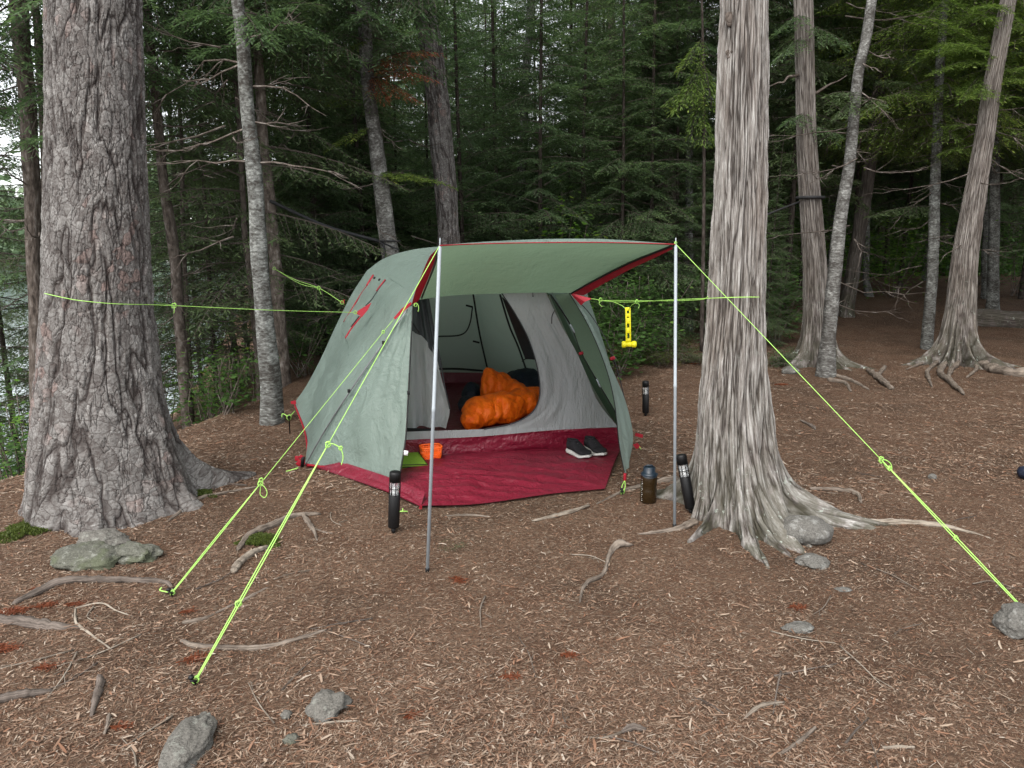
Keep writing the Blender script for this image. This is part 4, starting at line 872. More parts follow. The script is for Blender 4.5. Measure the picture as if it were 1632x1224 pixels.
ridge = [Ls, (612, 412, 6.5), (650, 399.5, 6.5), (700, 393, 6.5), (760, 392, 6.5), (820, 397, 6.6), (880, 412, 6.7), (925, 440, 6.8)]
head = [Ft, (720, 469, 5.28), (790, 466, 5.33), (860, 465, 5.4), Fr]
roof, _ = panel('fly_roof', head, ridge, seam, [Fr, (916, 455, 6.1), (925, 440, 6.8)], M_fly, tent, 50, 40, bulge(-.015, .012, 5))
RL0, RLs, RRs, RR0 = np.array([-1.6, 8.9, .08]), np.array([-1.25, 8.0, 1.12]), np.array([.45, 7.9, 1.2]), np.array([.95, 8.7, .08])
R0, Rs = P(990, 655, 6.8), P(925, 440, 6.8)
def straight(*p): return [np.asarray(q, float) for q in p]
panel('fly_rear_panel', straight(RL0, (-.3, 9.1, .08), RR0), straight(RLs, (-.4, 8.1, 1.25), RRs), straight(RL0, RLs), straight(RR0, RRs), M_fly, tent, 20, 20, None, True)
panel('fly_rear_panel', straight(P(*L0), RL0), straight(P(*Ls), RLs), PP(sil), straight(RL0, RLs), M_fly, tent, 20, 40, None, True)
panel('fly_rear_panel', straight(RR0, R0), straight(RRs, Rs), straight(RR0, RRs), straight(R0, P(975, 590, 6.85), P(950, 510, 6.85), Rs), M_fly, tent, 20, 20, None, True)
V_, Q_ = grid_patch(PP(ridge), straight(RLs, (-.4, 8.1, 1.25), RRs), straight(P(*Ls), RLs), straight(Rs, RRs), 40, 20); MB().add(V_, Q_).obj('fly_roof', M_fly, tent)
pole_r = [(1006, 703, 5.62), (985, 664, 5.6), (955, 612, 5.6), (927, 562, 5.58), (912, 523, 5.55), (893, 492, 5.5), (878, 470, 5.47)]
panel('fly_side_panel', [(990, 690, 5.7), (972, 662, 6.1), (948, 645, 6.4), (925, 640, 6.8)][::1], [(878, 470, 5.47), (870, 465, 6.0), (860, 460, 6.8)], [(990, 690, 5.7), (985, 666, 5.62), (955, 614, 5.61), (927, 563, 5.59), (893, 493, 5.51), (878, 470, 5.47)],
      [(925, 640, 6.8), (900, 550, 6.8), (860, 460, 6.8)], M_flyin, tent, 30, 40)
panel('fly_side_panel', straight(P(1006, 703, 5.66), R0), straight(P(878, 462, 5.5), Rs), PP([(1004, 700, 5.66), (990, 664, 5.63), (958, 612, 5.62), (930, 562, 5.6), (896, 492, 5.52), (878, 462, 5.5)]), straight(R0, P(975, 590, 6.85), P(950, 510, 6.85), Rs), M_fly, tent, 20, 40, None, True)
# vestibule, left door panel
zipL = [(632, 784, 4.56), (638, 745, 4.62), (645, 700, 4.70), (649, 640, 4.83), (653, 560, 4.98), (657, 487, 5.1)]
hemL = [A0, (540, 747, 4.98), (592, 763, 4.75), (632, 784, 4.56)]
vl, bv_vl = panel('door_panel', hemL, [FtL, (652, 490, 5.13), (657, 487, 5.1)], arch[:-1], zipL, M_fly, tent, 50, 60, bulge(.02, .03, 8, 4, 3))
cord('hem_piping', PP([(486, 740, 5.12), (540, 749, 4.97), (592, 765, 4.74), (631, 786, 4.55)]), .008, M_trim, tent)
cord('hem_piping', PP([(490, 722, 5.25), (489, 705, 5.35), (485, 685, 5.69), (477, 663, 5.99), (469, 643, 6.29)]), .007, M_trim, tent)
cord('zip', PP([(x + 1.5, y, d - .01) for x, y, d in zipL]), .004, M_black, tent)
cord('arch_pole', PP([(486, 742, 5.10), (521, 681, 5.07), (561, 619, 5.05), (601, 561, 5.07), (633, 516, 5.10), (650, 493, 5.13)]), .0048, M_steel, tent)
for px, py in [(556, 594 + 29), (611, 546), (651, 626)]:
    q = P(px, py, 5.03 if px < 640 else 4.84); box(MB(), q, (.018, .012, .026), None, 0, .003).obj('clip', M_black, tent)
# vestibule, right door panel curled back on itself
fold = [(1003, 735, 4.95), (1009, 700, 5.05), (1005, 670, 5.12), (994, 632, 5.2), (978, 595, 5.28), (957, 548, 5.35), (935, 505, 5.4), Fr]
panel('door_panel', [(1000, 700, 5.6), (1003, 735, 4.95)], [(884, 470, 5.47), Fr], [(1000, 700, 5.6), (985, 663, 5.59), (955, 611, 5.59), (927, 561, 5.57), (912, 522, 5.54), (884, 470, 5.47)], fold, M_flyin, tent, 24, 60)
zipR = [(996, 752, 4.60), (988, 710, 4.75), (984, 672, 4.9), (980, 640, 5.0), (971, 600, 5.12), (955, 555, 5.25), (934, 510, 5.36), Fr]
tip = [(997, 757, 4.60), (1000, 748, 4.75), (1003, 735, 4.95)]
panel('door_panel', [(996, 757, 4.60), (999, 748, 4.75), (1003, 735, 4.95)], [Fr, (908.5, 467, 5.45), (909, 467, 5.45)], zipR, fold, M_fly, tent, 24, 60, lambda u, v: .012 * np.sin(u * 14 + v * 2) * (1 - v) * 4 * u * (1 - u))
cord('zip', PP([(x - 1, y, d - .012) for x, y, d in zipR]), .003, M_black, tent)
cord('arch_pole', PP(pole_r), .0055, M_black, tent, 60)
for a, b in (((909, 517, 5.53), (916, 530, 5.54)), ((951, 604, 5.57), (957, 617, 5.57))): cord('pole_joint', PP([a, b]), .0068, M_alu, tent, 4)
for px, py, d in ((926, 563, 5.56), (976, 571, 5.3)): box(MB(), P(px, py, d), (.035, .012, .022), Matrix.Rotation(-.3, 4, 'Y'), 0, .003).obj('clip', M_trim, tent)
cord('edge_cord', PP([(918, 476, 5.42), (940, 500, 5.42), (962, 535, 5.4), (978, 571, 5.38), (988, 605, 5.36), (996, 640, 5.34), (1003, 672, 5.3)]), .0035, M_cord, tent)
# awning held out on the poles
PL, PR = (701, 391, 3.38), (1076, 389, 3.95)
awR = [Fr, (940, 449, 5.1), (1000, 418, 4.55), (1040, 402, 4.2), PR]
awL = [(665, 478, 5.15), (676, 452, 4.75), (688, 422, 4.2), PL]
awF = [PL, (760, 388.5, 3.55), (850, 386.5, 3.72), (940, 386, 3.82), (1010, 387, 3.89), PR]
awB = [(665, 478, 5.15), (720, 471, 5.26), (790, 468, 5.30), (860, 466.5, 5.37), Fr]
V_, Q_ = grid_patch(PP(awB), PP(awF), PP(awL), PP(awR), 70, 60, lambda u, v: (-.035 * 4 * v * (1 - v) * (4 * u * (1 - u)) ** .5 + .008 * fbm(u * 5 + 0 * v, v * 2 + 0 * u, 3.0, 3, 2) * (4 * u * (1 - u)) * np.minimum(1, 4 * v * (1 - v))))
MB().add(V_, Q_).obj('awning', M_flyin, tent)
lip1 = [PL, (760, 386, 3.56), (850, 381.5, 3.74), (900, 380.5, 3.79), (960, 381, 3.85), (1020, 384.5, 3.9), PR]
V_, Q_ = grid_patch(PP(awF), PP([(x, y, d + .04) for x, y, d in lip1]), PP([PL, (701, 391, 3.42)]), PP([PR, (1076, 389, 3.99)]), 60, 6); MB().add(V_, Q_).obj('awning_hem', M_fly, tent)
cord('awning_piping', PP([(x, y + .3, d - .006) for x, y, d in awF]), .0028, M_trim, tent, 60)
panel('rolled_edge', [(656, 485, 5.1), (663, 482, 5.12), (668, 478, 5.13)], [(695, 398, 3.46), (698, 396, 3.44)], [(656, 485, 5.1), (662, 464, 4.8), (672, 438, 4.4), (684, 410, 3.8), (695, 398, 3.46)], [(668, 478, 5.13), (679, 452, 4.7), (690, 424, 4.15), (698, 396, 3.44)], M_trim, tent, 8, 30)
cord('edge_cord', PP([(672, 475, 5.1), (682, 450, 4.65), (692, 424, 4.1), (698, 400, 3.5)]), .006, M_black, tent)
panel('rolled_edge', [(912, 468, 5.44), (930, 471, 5.25)], [(1071, 391, 3.96), (1072, 397, 3.96)], [(912, 468, 5.44), (940, 450, 5.09), (1000, 419, 4.54), (1040, 403, 4.19), (1071, 391, 3.96)], [(930, 471, 5.25), (952, 458, 5.05), (1003, 430, 4.52), (1043, 411, 4.18), (1072, 397, 3.96)], M_trim, tent, 8, 40)
cord('edge_cord', PP([(910, 468, 5.42), (940, 451, 5.07), (1000, 420.5, 4.52), (1040, 404, 4.17), (1070, 392, 3.95)]), .006, M_black, tent)
def webbing(pts, n='guy_tab', m=None):
    V = np.array(PP(pts)); c = V.mean(0); W = np.vstack([V, V + np.array([0, .008, 0])]); k = len(V)
    T = [[0, i, i + 1] for i in range(1, k - 1)] + [[k, k + i + 1, k + i] for i in range(1, k - 1)]; Qs = [[i, (i + 1) % k, k + (i + 1) % k, k + i] for i in range(k)]
    return MB().add(W, Qs, T).obj(n, m or M_trim, tent, False)
webbing([(566, 499, 5.62), (574, 493, 5.65), (592, 482, 5.7), (586, 494, 5.66), (577, 505, 5.62)])
webbing([(908, 467, 5.42), (925, 471, 5.4), (944, 476, 5.38), (932, 481, 5.38), (926, 487, 5.4)])
webbing([(627, 507, 5.02), (640, 492, 5.03), (655, 481, 5.04), (656, 485, 5.04), (643, 497, 5.03), (630, 509, 5.02)])
webbing([(541, 481, 6.30), (549, 477, 6.32), (549, 484, 6.32)])
webbing([(463, 640, 6.2), (471, 638, 6.2), (472, 644, 6.2), (464, 644, 6.2)])
webbing([(1013, 690, 5.5), (1025, 693, 5.5), (1024, 698, 5.5), (1012, 695, 5.5)]); webbing([(1009, 709, 5.6), (1016, 706, 5.6), (1022, 713, 5.6), (1014, 716, 5.6)])
# red foot corner
mb = MB(); q0 = G(483, 742)
for k, (dx, dz, s1) in enumerate([(-.04, .05, .03), (-.02, .02, .04), (.03, .03, .035), (0, .07, .025), (.05, .01, .03)]): box(mb, q0 + np.array([dx, -.01 * k, dz]), (s1, .012, s1 * 1.2), Matrix.Rotation(k * .7, 4, 'Y'), 0, .004)
mb.obj('foot_strap', M_trim, tent)
lathe(MB(), q0 + [.0, -.03, .0], (.2, 0, 1), [(0, .001), (0, .012), (.07, .012), (.075, .008), (.075, 0)], 10).obj('pole_foot', M_black, tent)
# side vents: zips and dark gap
for pts, r, m_, n_ in (([(595, 438), (587, 452), (572, 474), (560, 494), (548, 513)], .006, M_trim, 'zip_flap'), ([(615, 447), (603, 462), (592, 478), (583, 487)], .005, M_cord, 'zip'), ([(577, 503), (568, 514), (558, 527), (550, 540)], .008, M_trim, 'zip_flap'),
                       ([(614, 446), (606, 456), (600, 464)], .007, M_trim, 'zip_flap'), ([(595, 439), (590, 447), (585, 455)], .011, M_trim, 'zip_flap'), ([(573, 504), (566, 513), (560, 521)], .007, M_black, 'zip')):
    q = [hit(bv_side, *a) for a in pts]; q = [a for a in q if a is not None]
    if len(q) > 1: cord(n_, q, r, m_, tent, 20)
for pts in ([(586, 431), (604, 436), (622, 444), (640, 456), (657, 470)], [(531, 522), (545, 530), (555, 552), (556, 566)], [(640, 400 + 45), (634, 436), (648, 425), (668, 412)]):
    q = [hit(bv_side, *a, .003) for a in pts]; q = [a for a in q if a is not None]
    if len(q) > 2: cord('seam', q, .003, M_fly, tent, 30)
for a in ((597, 443), (605, 446)):
    q = hit(bv_side, *a, .006)
    if q is not None: blob(MB(), q, (.012, .01, .012), 2, .1).obj('toggle', M_black, tent)
# inner tent
def Yf(px): return 5.28 + (px - 640) / 350 * .40
openc = [(772, 684), (820, 674), (850, 656), (861, 630), (858, 590), (845, 545), (825, 505), (797, 462)]
panel('inner_front_wall', [(772, 684, Yf(772)), (880, 683, Yf(880)), (986, 682, Yf(986))], [(797, 462, Yf(797)), (868, 462, Yf(868))], [(x, y, Yf(x)) for x, y in openc],
      [(986, 682, Yf(986)), (953, 640, Yf(953)), (936, 600, Yf(936)), (918, 560, Yf(918)), (893, 515, Yf(893)), (868, 462, Yf(868))], M_inner, tent, 50, 60, bulge(-.01, .014, 12, 6, 2))
cord('door_zip', PP([(x - 1, y, Yf(x) - .006) for x, y in openc]), .0045, M_cord, tent, 70)
redb = [(600, 704), (645, 701), (760, 696), (890, 685), (987, 681)]
panel('door_sill', [(x, y, Yf(x) - .01) for x, y in redb], [(600, 689, Yf(600)), (650, 688, Yf(650)), (772, 684, Yf(772)), (987, 680, Yf(987))], [(600, 704, Yf(600) - .01), (600, 689, Yf(600))], [(987, 681, Yf(987) - .01), (987, 680, Yf(987))], M_inner, tent, 40, 6, lambda u, v: .004 * np.sin(u * 60))
def fl(px, py, dz=.0): q = G(px, py); q[2] = max(q[2], 0) + dz; return q
bt = [P(x, y, Yf(x) - .01) for x, y in redb]; bb = [fl(595, 737, .018), fl(700, 729, .016), fl(850, 718, .016), fl(994, 709, .018)]
panel('floor_wall', bb, bt, straight(bb[0], bt[0]), straight(bb[-1], bt[-1]), M_red, tent, 60, 12, bulge(.0, .012, 4, 9, 2), True)
# ground sheet reaching out under the awning
fr = [fl(490, 746, .02), fl(560, 766, .018), fl(625, 792, .02), fl(671, 813, .022), fl(760, 807, .018), fl(880, 793, .02), fl(964, 784, .022)]
frA = [fl(490, 746, .02), fl(560, 766, .018), fl(625, 792, .02), fl(671, 813, .022)]; frB = [fl(671, 813, .022), fl(760, 807, .018), fl(880, 793, .02), fl(964, 784, .022)]
def creases(u, v):
    e = np.minimum(1, 6 * np.minimum(np.minimum(u, 1 - u), np.minimum(v, 1 - v)))
    return .012 * (.6 + fbm(u * 3 + v * 5, v * 2 - u * 9, 0, 3, 7)) * e + .012 * np.abs(np.sin(v * 22 + u * 17 + 2 * fbm(u * 3, v * 3, 0, 2, 9))) ** 4 * e
panel('ground_sheet', frB, bb, straight(frB[0], fl(630, 775, .03), bb[0]), straight(frB[-1], fl(978, 745, .03), bb[-1]), M_red, tent, 150, 70, creases, True)
panel('ground_sheet', straight(frA[0], *frA[1:]), straight(frA[0] + [.05, .1, 0], bb[0], bb[0] * .6 + frA[3] * .4, frA[3] + [0, .02, 0]), straight(frA[0], frA[0] + [.05, .1, 0]), straight(frA[3], frA[3] + [0, .02, 0]), M_red, tent, 60, 20, bulge(.02, .01, 3), True)
# raised left edge of the sheet seen beneath the door hem
panel('ground_sheet', straight(*[q + [0, 0, -.006] for q in frA]), [q + np.array([.015, .09, .055]) for q in frA], straight(frA[0], frA[0] + [.015, .09, .055]), straight(frA[3], frA[3] + [.015, .09, .055]), M_red, tent, 60, 8, bulge(.0, .01, 14, 8, 1), True)
cord('sheet_loop', [frA[3] + [0, 0, 0], frA[3] + [-.005, -.03, -.004], frA[3] + [.005, -.03, -.01], frA[3] + [.004, 0, 0]], .003, M_trim, tent, 14)
# floor inside
fz = .022
V_, Q_ = grid_patch(straight(bb[0] * [1, 1, 0] + [0, .02, fz], bb[-1] * [1, 1, 0] + [0, .02, fz]), straight((-1.5, 8.35, fz), (.55, 8.3, fz)), straight(bb[0] * [1, 1, 0] + [0, .02, fz], (-1.7, 6.6, fz), (-1.5, 8.35, fz)), straight(bb[-1] * [1, 1, 0] + [0, .02, fz], (.95, 6.8, fz), (.55, 8.3, fz)), 40, 40, bulge(.004, .006, 3))
MB().add(V_, Q_).obj('floor', M_red, tent)
rb = [P(600, 596, 8.15), P(690, 593.5, 8.25), P(778, 594, 8.3), P(845, 604, 7.9), P(908, 615, 6.8)]
def down(q, dy): return np.array([q[0], q[1] + dy, fz - .004])
panel('floor_wall', [down(q, -.02) for q in rb], rb, straight(down(rb[0], -.02), rb[0]), straight(down(rb[-1], -.02), rb[-1]), M_red, tent, 40, 6, None, True)
tA, tB, tC, tD = P(625, 442, 7.1), P(752, 430, 7.2), P(792, 448, 6.6), P(872, 460, 6.0)
panel('inner_wall', rb[:3], straight(tA, tB), straight(rb[0], tA), straight(rb[2], tB), M_innerg, tent, 30, 30, bulge(.03, .008, 3), True)
panel('inner_wall', rb[2:4], straight(tB, tC), straight(rb[2], tB), straight(rb[3], tC), M_innerg, tent, 30, 30, bulge(.03, .004, 4), True)
panel('inner_wall', rb[3:], straight(tC, tD), straight(rb[3], tC), straight(rb[4], tD), M_innerg, tent, 30, 30, bulge(.0, .003, 5), True)
panel('inner_wall', straight(bb[0] * [1, 1, 0] + [0, .02, .10], rb[0]), straight(P(655, 480, 5.45), tA), straight(bb[0] * [1, 1, 0] + [0, .02, .10], P(655, 480, 5.45)), straight(rb[0], tA), M_innerg, tent, 30, 30, None, True)
panel('inner_wall', straight(rb[-1], P(984, 682, 5.72)), straight(tD, P(872, 462, 5.5)), straight(rb[-1], tD), straight(P(984, 682, 5.72), P(936, 600, 5.68), P(872, 462, 5.55)), M_innerg, tent, 30, 30, None, True)
V_, Q_ = grid_patch(straight(P(655, 462, 5.45), P(872, 458, 5.55)), straight(tA, tB, tC, tD), straight(P(655, 462, 5.45), tA), straight(P(872, 458, 5.55), tD), 30, 20); MB().add(V_, Q_).obj('inner_roof', M_innerg, tent)
cord('seam', straight(P(754, 468, 7.3), P(764, 530, 7.7), P(778, 593, 8.2)), .009, M_cord, tent)
cord('seam', straight(P(797, 470, 6.6), P(812, 520, 6.95), P(826, 553, 7.3), P(842, 600, 7.75)), .009, M_cord, tent)
cord('window_edge', straight(P(753, 490, 7.35), P(749, 515, 7.5), P(741, 530, 7.6), P(728, 535, 7.65), P(700, 536, 7.62), P(655, 538, 7.55)), .007, M_cord, tent)
cord('window_edge', straight(P(690, 588, 8.0), P(730, 588, 8.05), P(770, 591, 8.05)), .012, M_black, tent)
for a in ((748, 488, 7.35), (759, 545, 7.55)): box(MB(), P(*a), (.07, .015, .018), Matrix.Rotation(.25, 4, 'Y'), 0, .004).obj('toggle', M_black, tent)
panel('mesh_window', [(837, 572, 7.0), (856, 572, 7.0)], [(800, 474, 6.3), (802, 474, 6.3)], [(837, 572, 7.0), (817, 520, 6.7), (800, 474, 6.3)], [(856, 572, 7.0), (848, 545, 6.9), (834, 512, 6.6), (802, 474, 6.3)], M_mesh, tent, 12, 24)
cord('window_edge', straight(P(832, 576, 7.0), P(838, 572, 6.98), P(857, 573, 6.98)), .005, M_cord, tent)
fold_f = lambda u, v: .03 * np.sin(u * 13 + v * 1.3) * (.4 + .6 * (1 - v)) + .010 * fbm(u * 5 + 0 * v, v * 4 + 0 * u, 0, 3, 4)
panel('tied_back_door', [(649, 684, 5.42), (678, 680, 5.47), (711, 683, 5.45)], [(656, 527, 5.42), (674, 537, 5.45), (694, 560, 5.45)], [(649, 684, 5.42), (652, 600, 5.42), (656, 527, 5.42)], [(711, 683, 5.45), (717, 652, 5.45), (706, 610, 5.45), (694, 560, 5.45)], M_inner, tent, 50, 50, fold_f)
panel('mesh_window', [(656, 528, 5.43), (674, 538, 5.46), (704, 590, 5.46)], [(660, 474, 5.4), (682, 474, 5.42)], [(656, 528, 5.43), (660, 474, 5.4)], [(704, 590, 5.46), (695, 545, 5.46), (682, 474, 5.42)], M_mesh, tent, 40, 30, lambda u, v: .015 * np.sin(u * 16) + 0 * v)
cord('door_zip', PP([(683, 476, 5.38), (692, 528, 5.42), (702, 575, 5.43), (708, 612, 5.42), (717, 652, 5.42)]), .005, M_cord, tent)
cord('toggle', PP([(656, 512, 5.36), (662, 522, 5.36), (668, 530, 5.36)]), .007, M_black, tent, 8)
panel('floor_wall', [(649, 690, 5.36), (700, 688, 5.4)], [(649, 682, 5.4), (690, 683, 5.43)], [(649, 690, 5.36), (649, 682, 5.4)], [(700, 688, 5.4), (690, 683, 5.43)], M_black, tent, 8, 4)
mb = MB(); box(mb, P(647, 722, 4.62), (.026, .002, .030), Matrix.Rotation(.1, 4, 'Y')); mb.obj('care_tag', M_white, tent)
cord('toggle', PP([(849, 464, 5.40), (849.5, 473, 5.38)]), .004, M_black, tent, 5)
cord('toggle', PP([(884, 495, 5.42), (880, 503, 5.40), (879, 516, 5.40)]), .004, M_cord, tent, 8)

# ------------------------------------------------------------------ awning poles
def awning_pole(label, top, bot, foot=True):
    a, b = np.asarray(bot, float), np.asarray(top, float); d = unit(b - a)
    t = thing('awning_pole', label, 'tent pole', a); mb = MB(); Ln = np.linalg.norm(b - a)
    lathe(mb, a + d * .02, d, [(0, .0), (0, .0082), (Ln * .5, .0082), (Ln * .5 + .002, .0092), (Ln * .5 + .02, .0092), (Ln * .5 + .022, .0082), (Ln - .03, .0082), (Ln - .022, .004), (Ln - .02, 0)], 16).obj('tube', M_alu, t)
    lathe(MB(), b - d * .006, d, [(-.02, .0), (-.02, .0032), (.035, .003), (.04, 0)], 8).obj('tip', M_alu, t)
    lathe(MB(), a, d, [(0, .002), (.004, .010), (.024, .0108), (.026, 0)], 12).obj('foot', M_black, t); return t
pLt, pRt = P(701, 391, 3.38), P(1077, 389, 3.95)
awning_pole('pale metal pole holding up the awning in front of the open tent door', pLt, G(681, 910))
awning_pole('pale metal pole holding the awning corner beside the silvery cedar', pRt, G(1075, 842))
# ------------------------------------------------------------------ guy lines
def lerp(a, b, t): return np.asarray(a) * (1 - t) + np.asarray(b) * t
def knot(mb, c, s=.012, seed=0, m=0):
    g = np.random.default_rng(seed); t = np.linspace(0, 2 * math.pi * 1.6, 34)
    p = np.stack([np.cos(t) * s * .8, np.sin(t * 1.3) * s * .6, np.sin(t) * s], -1) + g.normal(0, s * .08, (34, 3)); tube(mb, np.asarray(c) + p, .0024, 6, m)
def tail(mb, pts, r=.0022, n=24): tube(mb, spline(pts, n), r, 6)
def at_px(a, b, px):      # the point of the straight line a-b seen at column px
    best = min(np.linspace(0, 1, 800), key=lambda t: abs(816 + FPX * (lerp(a, b, t)[0] / depth(lerp(a, b, t))) - px)); return best
NG = 'neon green guy lines'
def line_obj(label, mbs): o = mbs.obj('guy_line', M_neon); tag(o, label, 'guy line', NG); return recenter(o)
def stake(label, c, d=(0, 0, 1), group='tent stakes'):
    c = np.asarray(c); d = unit(np.asarray(d, float)); mb = MB()
    lathe(mb, c - d * .08, d, [(0, .001), (.02, .004), (.115, .0045), (.116, .010), (.125, .010), (.127, 0)], 8)
    tube(mb, [c + d * .02 + [-.012, 0, 0], c + d * .03 + [0, -.012, 0], c + d * .02 + [.012, 0, 0]], .004, 6)
    o = mb.obj('tent_stake', M_black); tag(o, label, 'tent stake', group); return recenter(o)
# front left: from the left pole top
sA = G(313, 1092) + [0, 0, .02]; mb = MB(); tk = at_px(pLt, sA, 523); K = lerp(pLt, sA, tk)
tube(mb, spline([pLt, K], 30), .0018, 6); off = np.array([.006, .0, .002])
for s in (-1, 1): tube(mb, spline([K, lerp(K, sA, .5) + off * s, sA + off * s * .5], 30), .0024, 6)
knot(mb, K, .011, 1); knot(mb, lerp(K, sA, .70), .012, 2); knot(mb, sA, .012, 3)
tail(mb, [K, K + [.018, 0, .003], K + [.045, 0, -.012], K + [.055, 0, -.03], K + [.058, 0, -.055], K + [.05, 0, -.085]]); knot(mb, K + [.05, 0, -.015], .007, 5)
line_obj('neon guy line from the left awning pole top to the nearest stake', mb)
stake('black stake at the lower left foot of the nearest neon line', G(313, 1092), (-.3, -.3, 1))
# second: from the red webbing on the tent arch
wB = P(628, 508, 5.0); sB = G(275, 950) + [0, 0, .02]; mb = MB(); tk = at_px(wB, sB, 415); K = lerp(wB, sB, tk)
tube(mb, spline([wB, K], 30), .0019, 6)
for s in (-1, 1): tube(mb, spline([K, lerp(K, sB, .5) + off * s, sB + off * s * .5], 24), .0024, 6)
knot(mb, K, .013, 6); knot(mb, K + [.005, 0, .02], .010, 7); knot(mb, sB, .010, 8); knot(mb, lerp(wB, sB, .07), .010, 9)
tail(mb, [K, K + [.022, 0, -.02], K + [.032, 0, -.05], K + [.018, 0, -.075], K + [-.004, 0, -.06], K + [-.002, 0, -.03], K])
tail(mb, [sB, sB + [-.03, 0, .004], sB + [-.055, 0, .012], sB + [-.05, .01, .02]], .003)
line_obj('neon guy line from the tent arch webbing to the stake beside a dark root', mb)
stake('black stake at the end of the dark root where a neon line ends', G(275, 950), (-.3, -.2, 1))
# right: from the right pole top out of frame
sE = G(1638, 985) + [0, 0, .02]; mb = MB(); tk = at_px(pRt, sE, 1405); K = lerp(pRt, sE, tk)
tube(mb, spline([pRt, K], 30), .0018, 6)
for s in (-1, 1): tube(mb, spline([K, lerp(K, sE, .5) + off * s * .8, sE + off * s * .4], 24), .0024, 6)
knot(mb, K, .014, 11); knot(mb, lerp(K, sE, .06), .010, 12); K2 = lerp(pRt, sE, at_px(pRt, sE, 1523)); knot(mb, K2, .010, 13); knot(mb, pRt + [0, 0, .005], .007, 14)
tail(mb, [K, K + [.02, 0, .0], K + [.045, 0, -.02], K + [.05, 0, -.05], K + [.03, 0, -.04], K])
line_obj('neon guy line running from the right awning pole down to the lower right edge', mb)
# tent side to the pine, wrapped round its trunk
def wrap(cx, cy, r, z, a0, a1, n=30): t = np.linspace(a0, a1, n); return np.stack([cx + r * np.cos(t), cy + r * np.sin(t), np.full(n, z)], -1)
def trunk_bvh(t):
    o = [c for c in t.children if c.name.startswith('trunk')][0]; M = world_m(o) 
    me = o.data; return BVHTree.FromPolygons([M @ v.co for v in me.vertices], [list(p.vertices) for p in me.polygons])
bt_p = trunk_bvh(tp); mb = MB(); tab = P(566, 498, 5.6)
fp = [hit(bt_p, *a, .03) for a in ((71, 467.5), (90, 472), (120, 478), (150, 481.5), (180, 484), (210, 485), (236, 485.5))]
fp = [q for q in fp if q is not None]; K = lerp(fp[-1], tab, .10); back = [fp[0] + [-.02, .1, 0], fp[0] + [.1, .55, 0.02], P(238, 478, 4.7), K]
tube(mb, spline(fp + [K, lerp(K, tab, .5) - [0, 0, .006], tab], 110), .0021, 6); tail(mb, [fp[0]] + back, .0019, 40)
knot(mb, K, .014, 15); tail(mb, [K, K + [.005, -.01, -.02], K + [0, -.01, -.045]]); knot(mb, tab, .012, 16)
line_obj('neon line wrapped round the huge pine and tied to the tent side', mb)
# rear: from the grey trunk to the tent
Yb = G(452, 616)[1]; a = P(437, 428, Yb - .1); b = P(545, 482, 6.31); mid = P(508, 459, 7.0); mb = MB()
tube(mb, spline([a, lerp(a, mid, .5) - [0, 0, .02], mid, b], 40), .0024, 6); tube(mb, spline([a, P(478, 452, 7.5), mid], 30), .0024, 6); knot(mb, mid, .016, 17); knot(mb, b, .014, 18); knot(mb, a, .016, 19); tail(mb, [mid, mid + [.01, 0, -.03], mid + [.02, 0, -.06]])
line_obj('doubled neon line from the grey trunk down to the back left of the tent', mb)
# right: tent corner to the silvery cedar
bt_c = trunk_bvh(tc); fp = [hit(bt_c, *a, .022) for a in ((1124, 476), (1140, 475), (1165, 474), (1190, 473.5), (1210, 473.5))]; fp = [q for q in fp if q is not None]
a = P(942, 476, 5.36); m1, m2 = P(977, 481, 5.12), P(1015, 481, 4.87); mb = MB()
tube(mb, spline([a, m1, m2, P(1070, 478, 4.45)] + fp, 100), .0024, 6); tube(mb, spline([P(955, 479, 5.28), P(1000, 479, 4.97), P(1060, 479.5, 4.6), P(1122, 477, 4.25), fp[0] + [-.01, .12, 0]], 60), .0022, 6)
knot(mb, P(957, 478, 5.27), .014, 20); knot(mb, m2, .012, 21); tail(mb, [P(957, 478, 5.26), P(955, 484, 5.26), P(960, 489, 5.26)]); tail(mb, [m2, P(1019, 487, 4.86), P(1017, 492, 4.86)])
hangp = P(1001, 492, 4.97)
line_obj('neon line from the tent to the silvery cedar, mallet hanging from it', mb)
# small loops
mb = MB(); q = P(660, 486, 5.0); tail(mb, [q, q + [.02, 0, .01], q + [.03, 0, -.02], q + [.025, 0, -.045]], .003); knot(mb, q + [.01, 0, .0], .012, 22); line_obj('short neon cord end knotted at the top of the left door zip', mb)
mb = MB(); q = P(996, 758, 4.60); e = G(992, 789); 
for s in (-1, 1): tube(mb, spline([q + [0, 0, -.03], lerp(q, e, .6) + [.010 * s, 0, 0], e], 16), .0026, 6)
knot(mb, lerp(q, e, .85), .016, 23); line_obj('short neon loop pegging down the right door panel tip', mb)
tube(MB(), spline([q + [0, 0, .015], q + [0, 0, -.035]], 6), .010, 8).obj('guy_tab', M_trim, tent)
stake('black stake below the tip of the right door panel', e, (-.2, -.2, 1))
mb = MB(); q = P(470, 655, 6.25); e = G(462, 690) + [0, 0, .14]; tube(mb, spline([q, e], 10), .004, 6); tail(mb, [e, e + [-.05, 0, .03], e + [-.06, 0, 0]], .004); knot(mb, e, .02, 24); line_obj('short neon loop at the back left corner of the tent', mb)
c = G(462, 690); o = lathe(MB(), c, (0, 0, 1), [(-.05, .004), (.14, .006), (.14, .012), (.155, .012), (.156, 0)], 8).obj('tent_stake', M_black); tag(o, 'tall black stake at the back left corner of the tent', 'tent stake', 'tent stakes'); recenter(o)
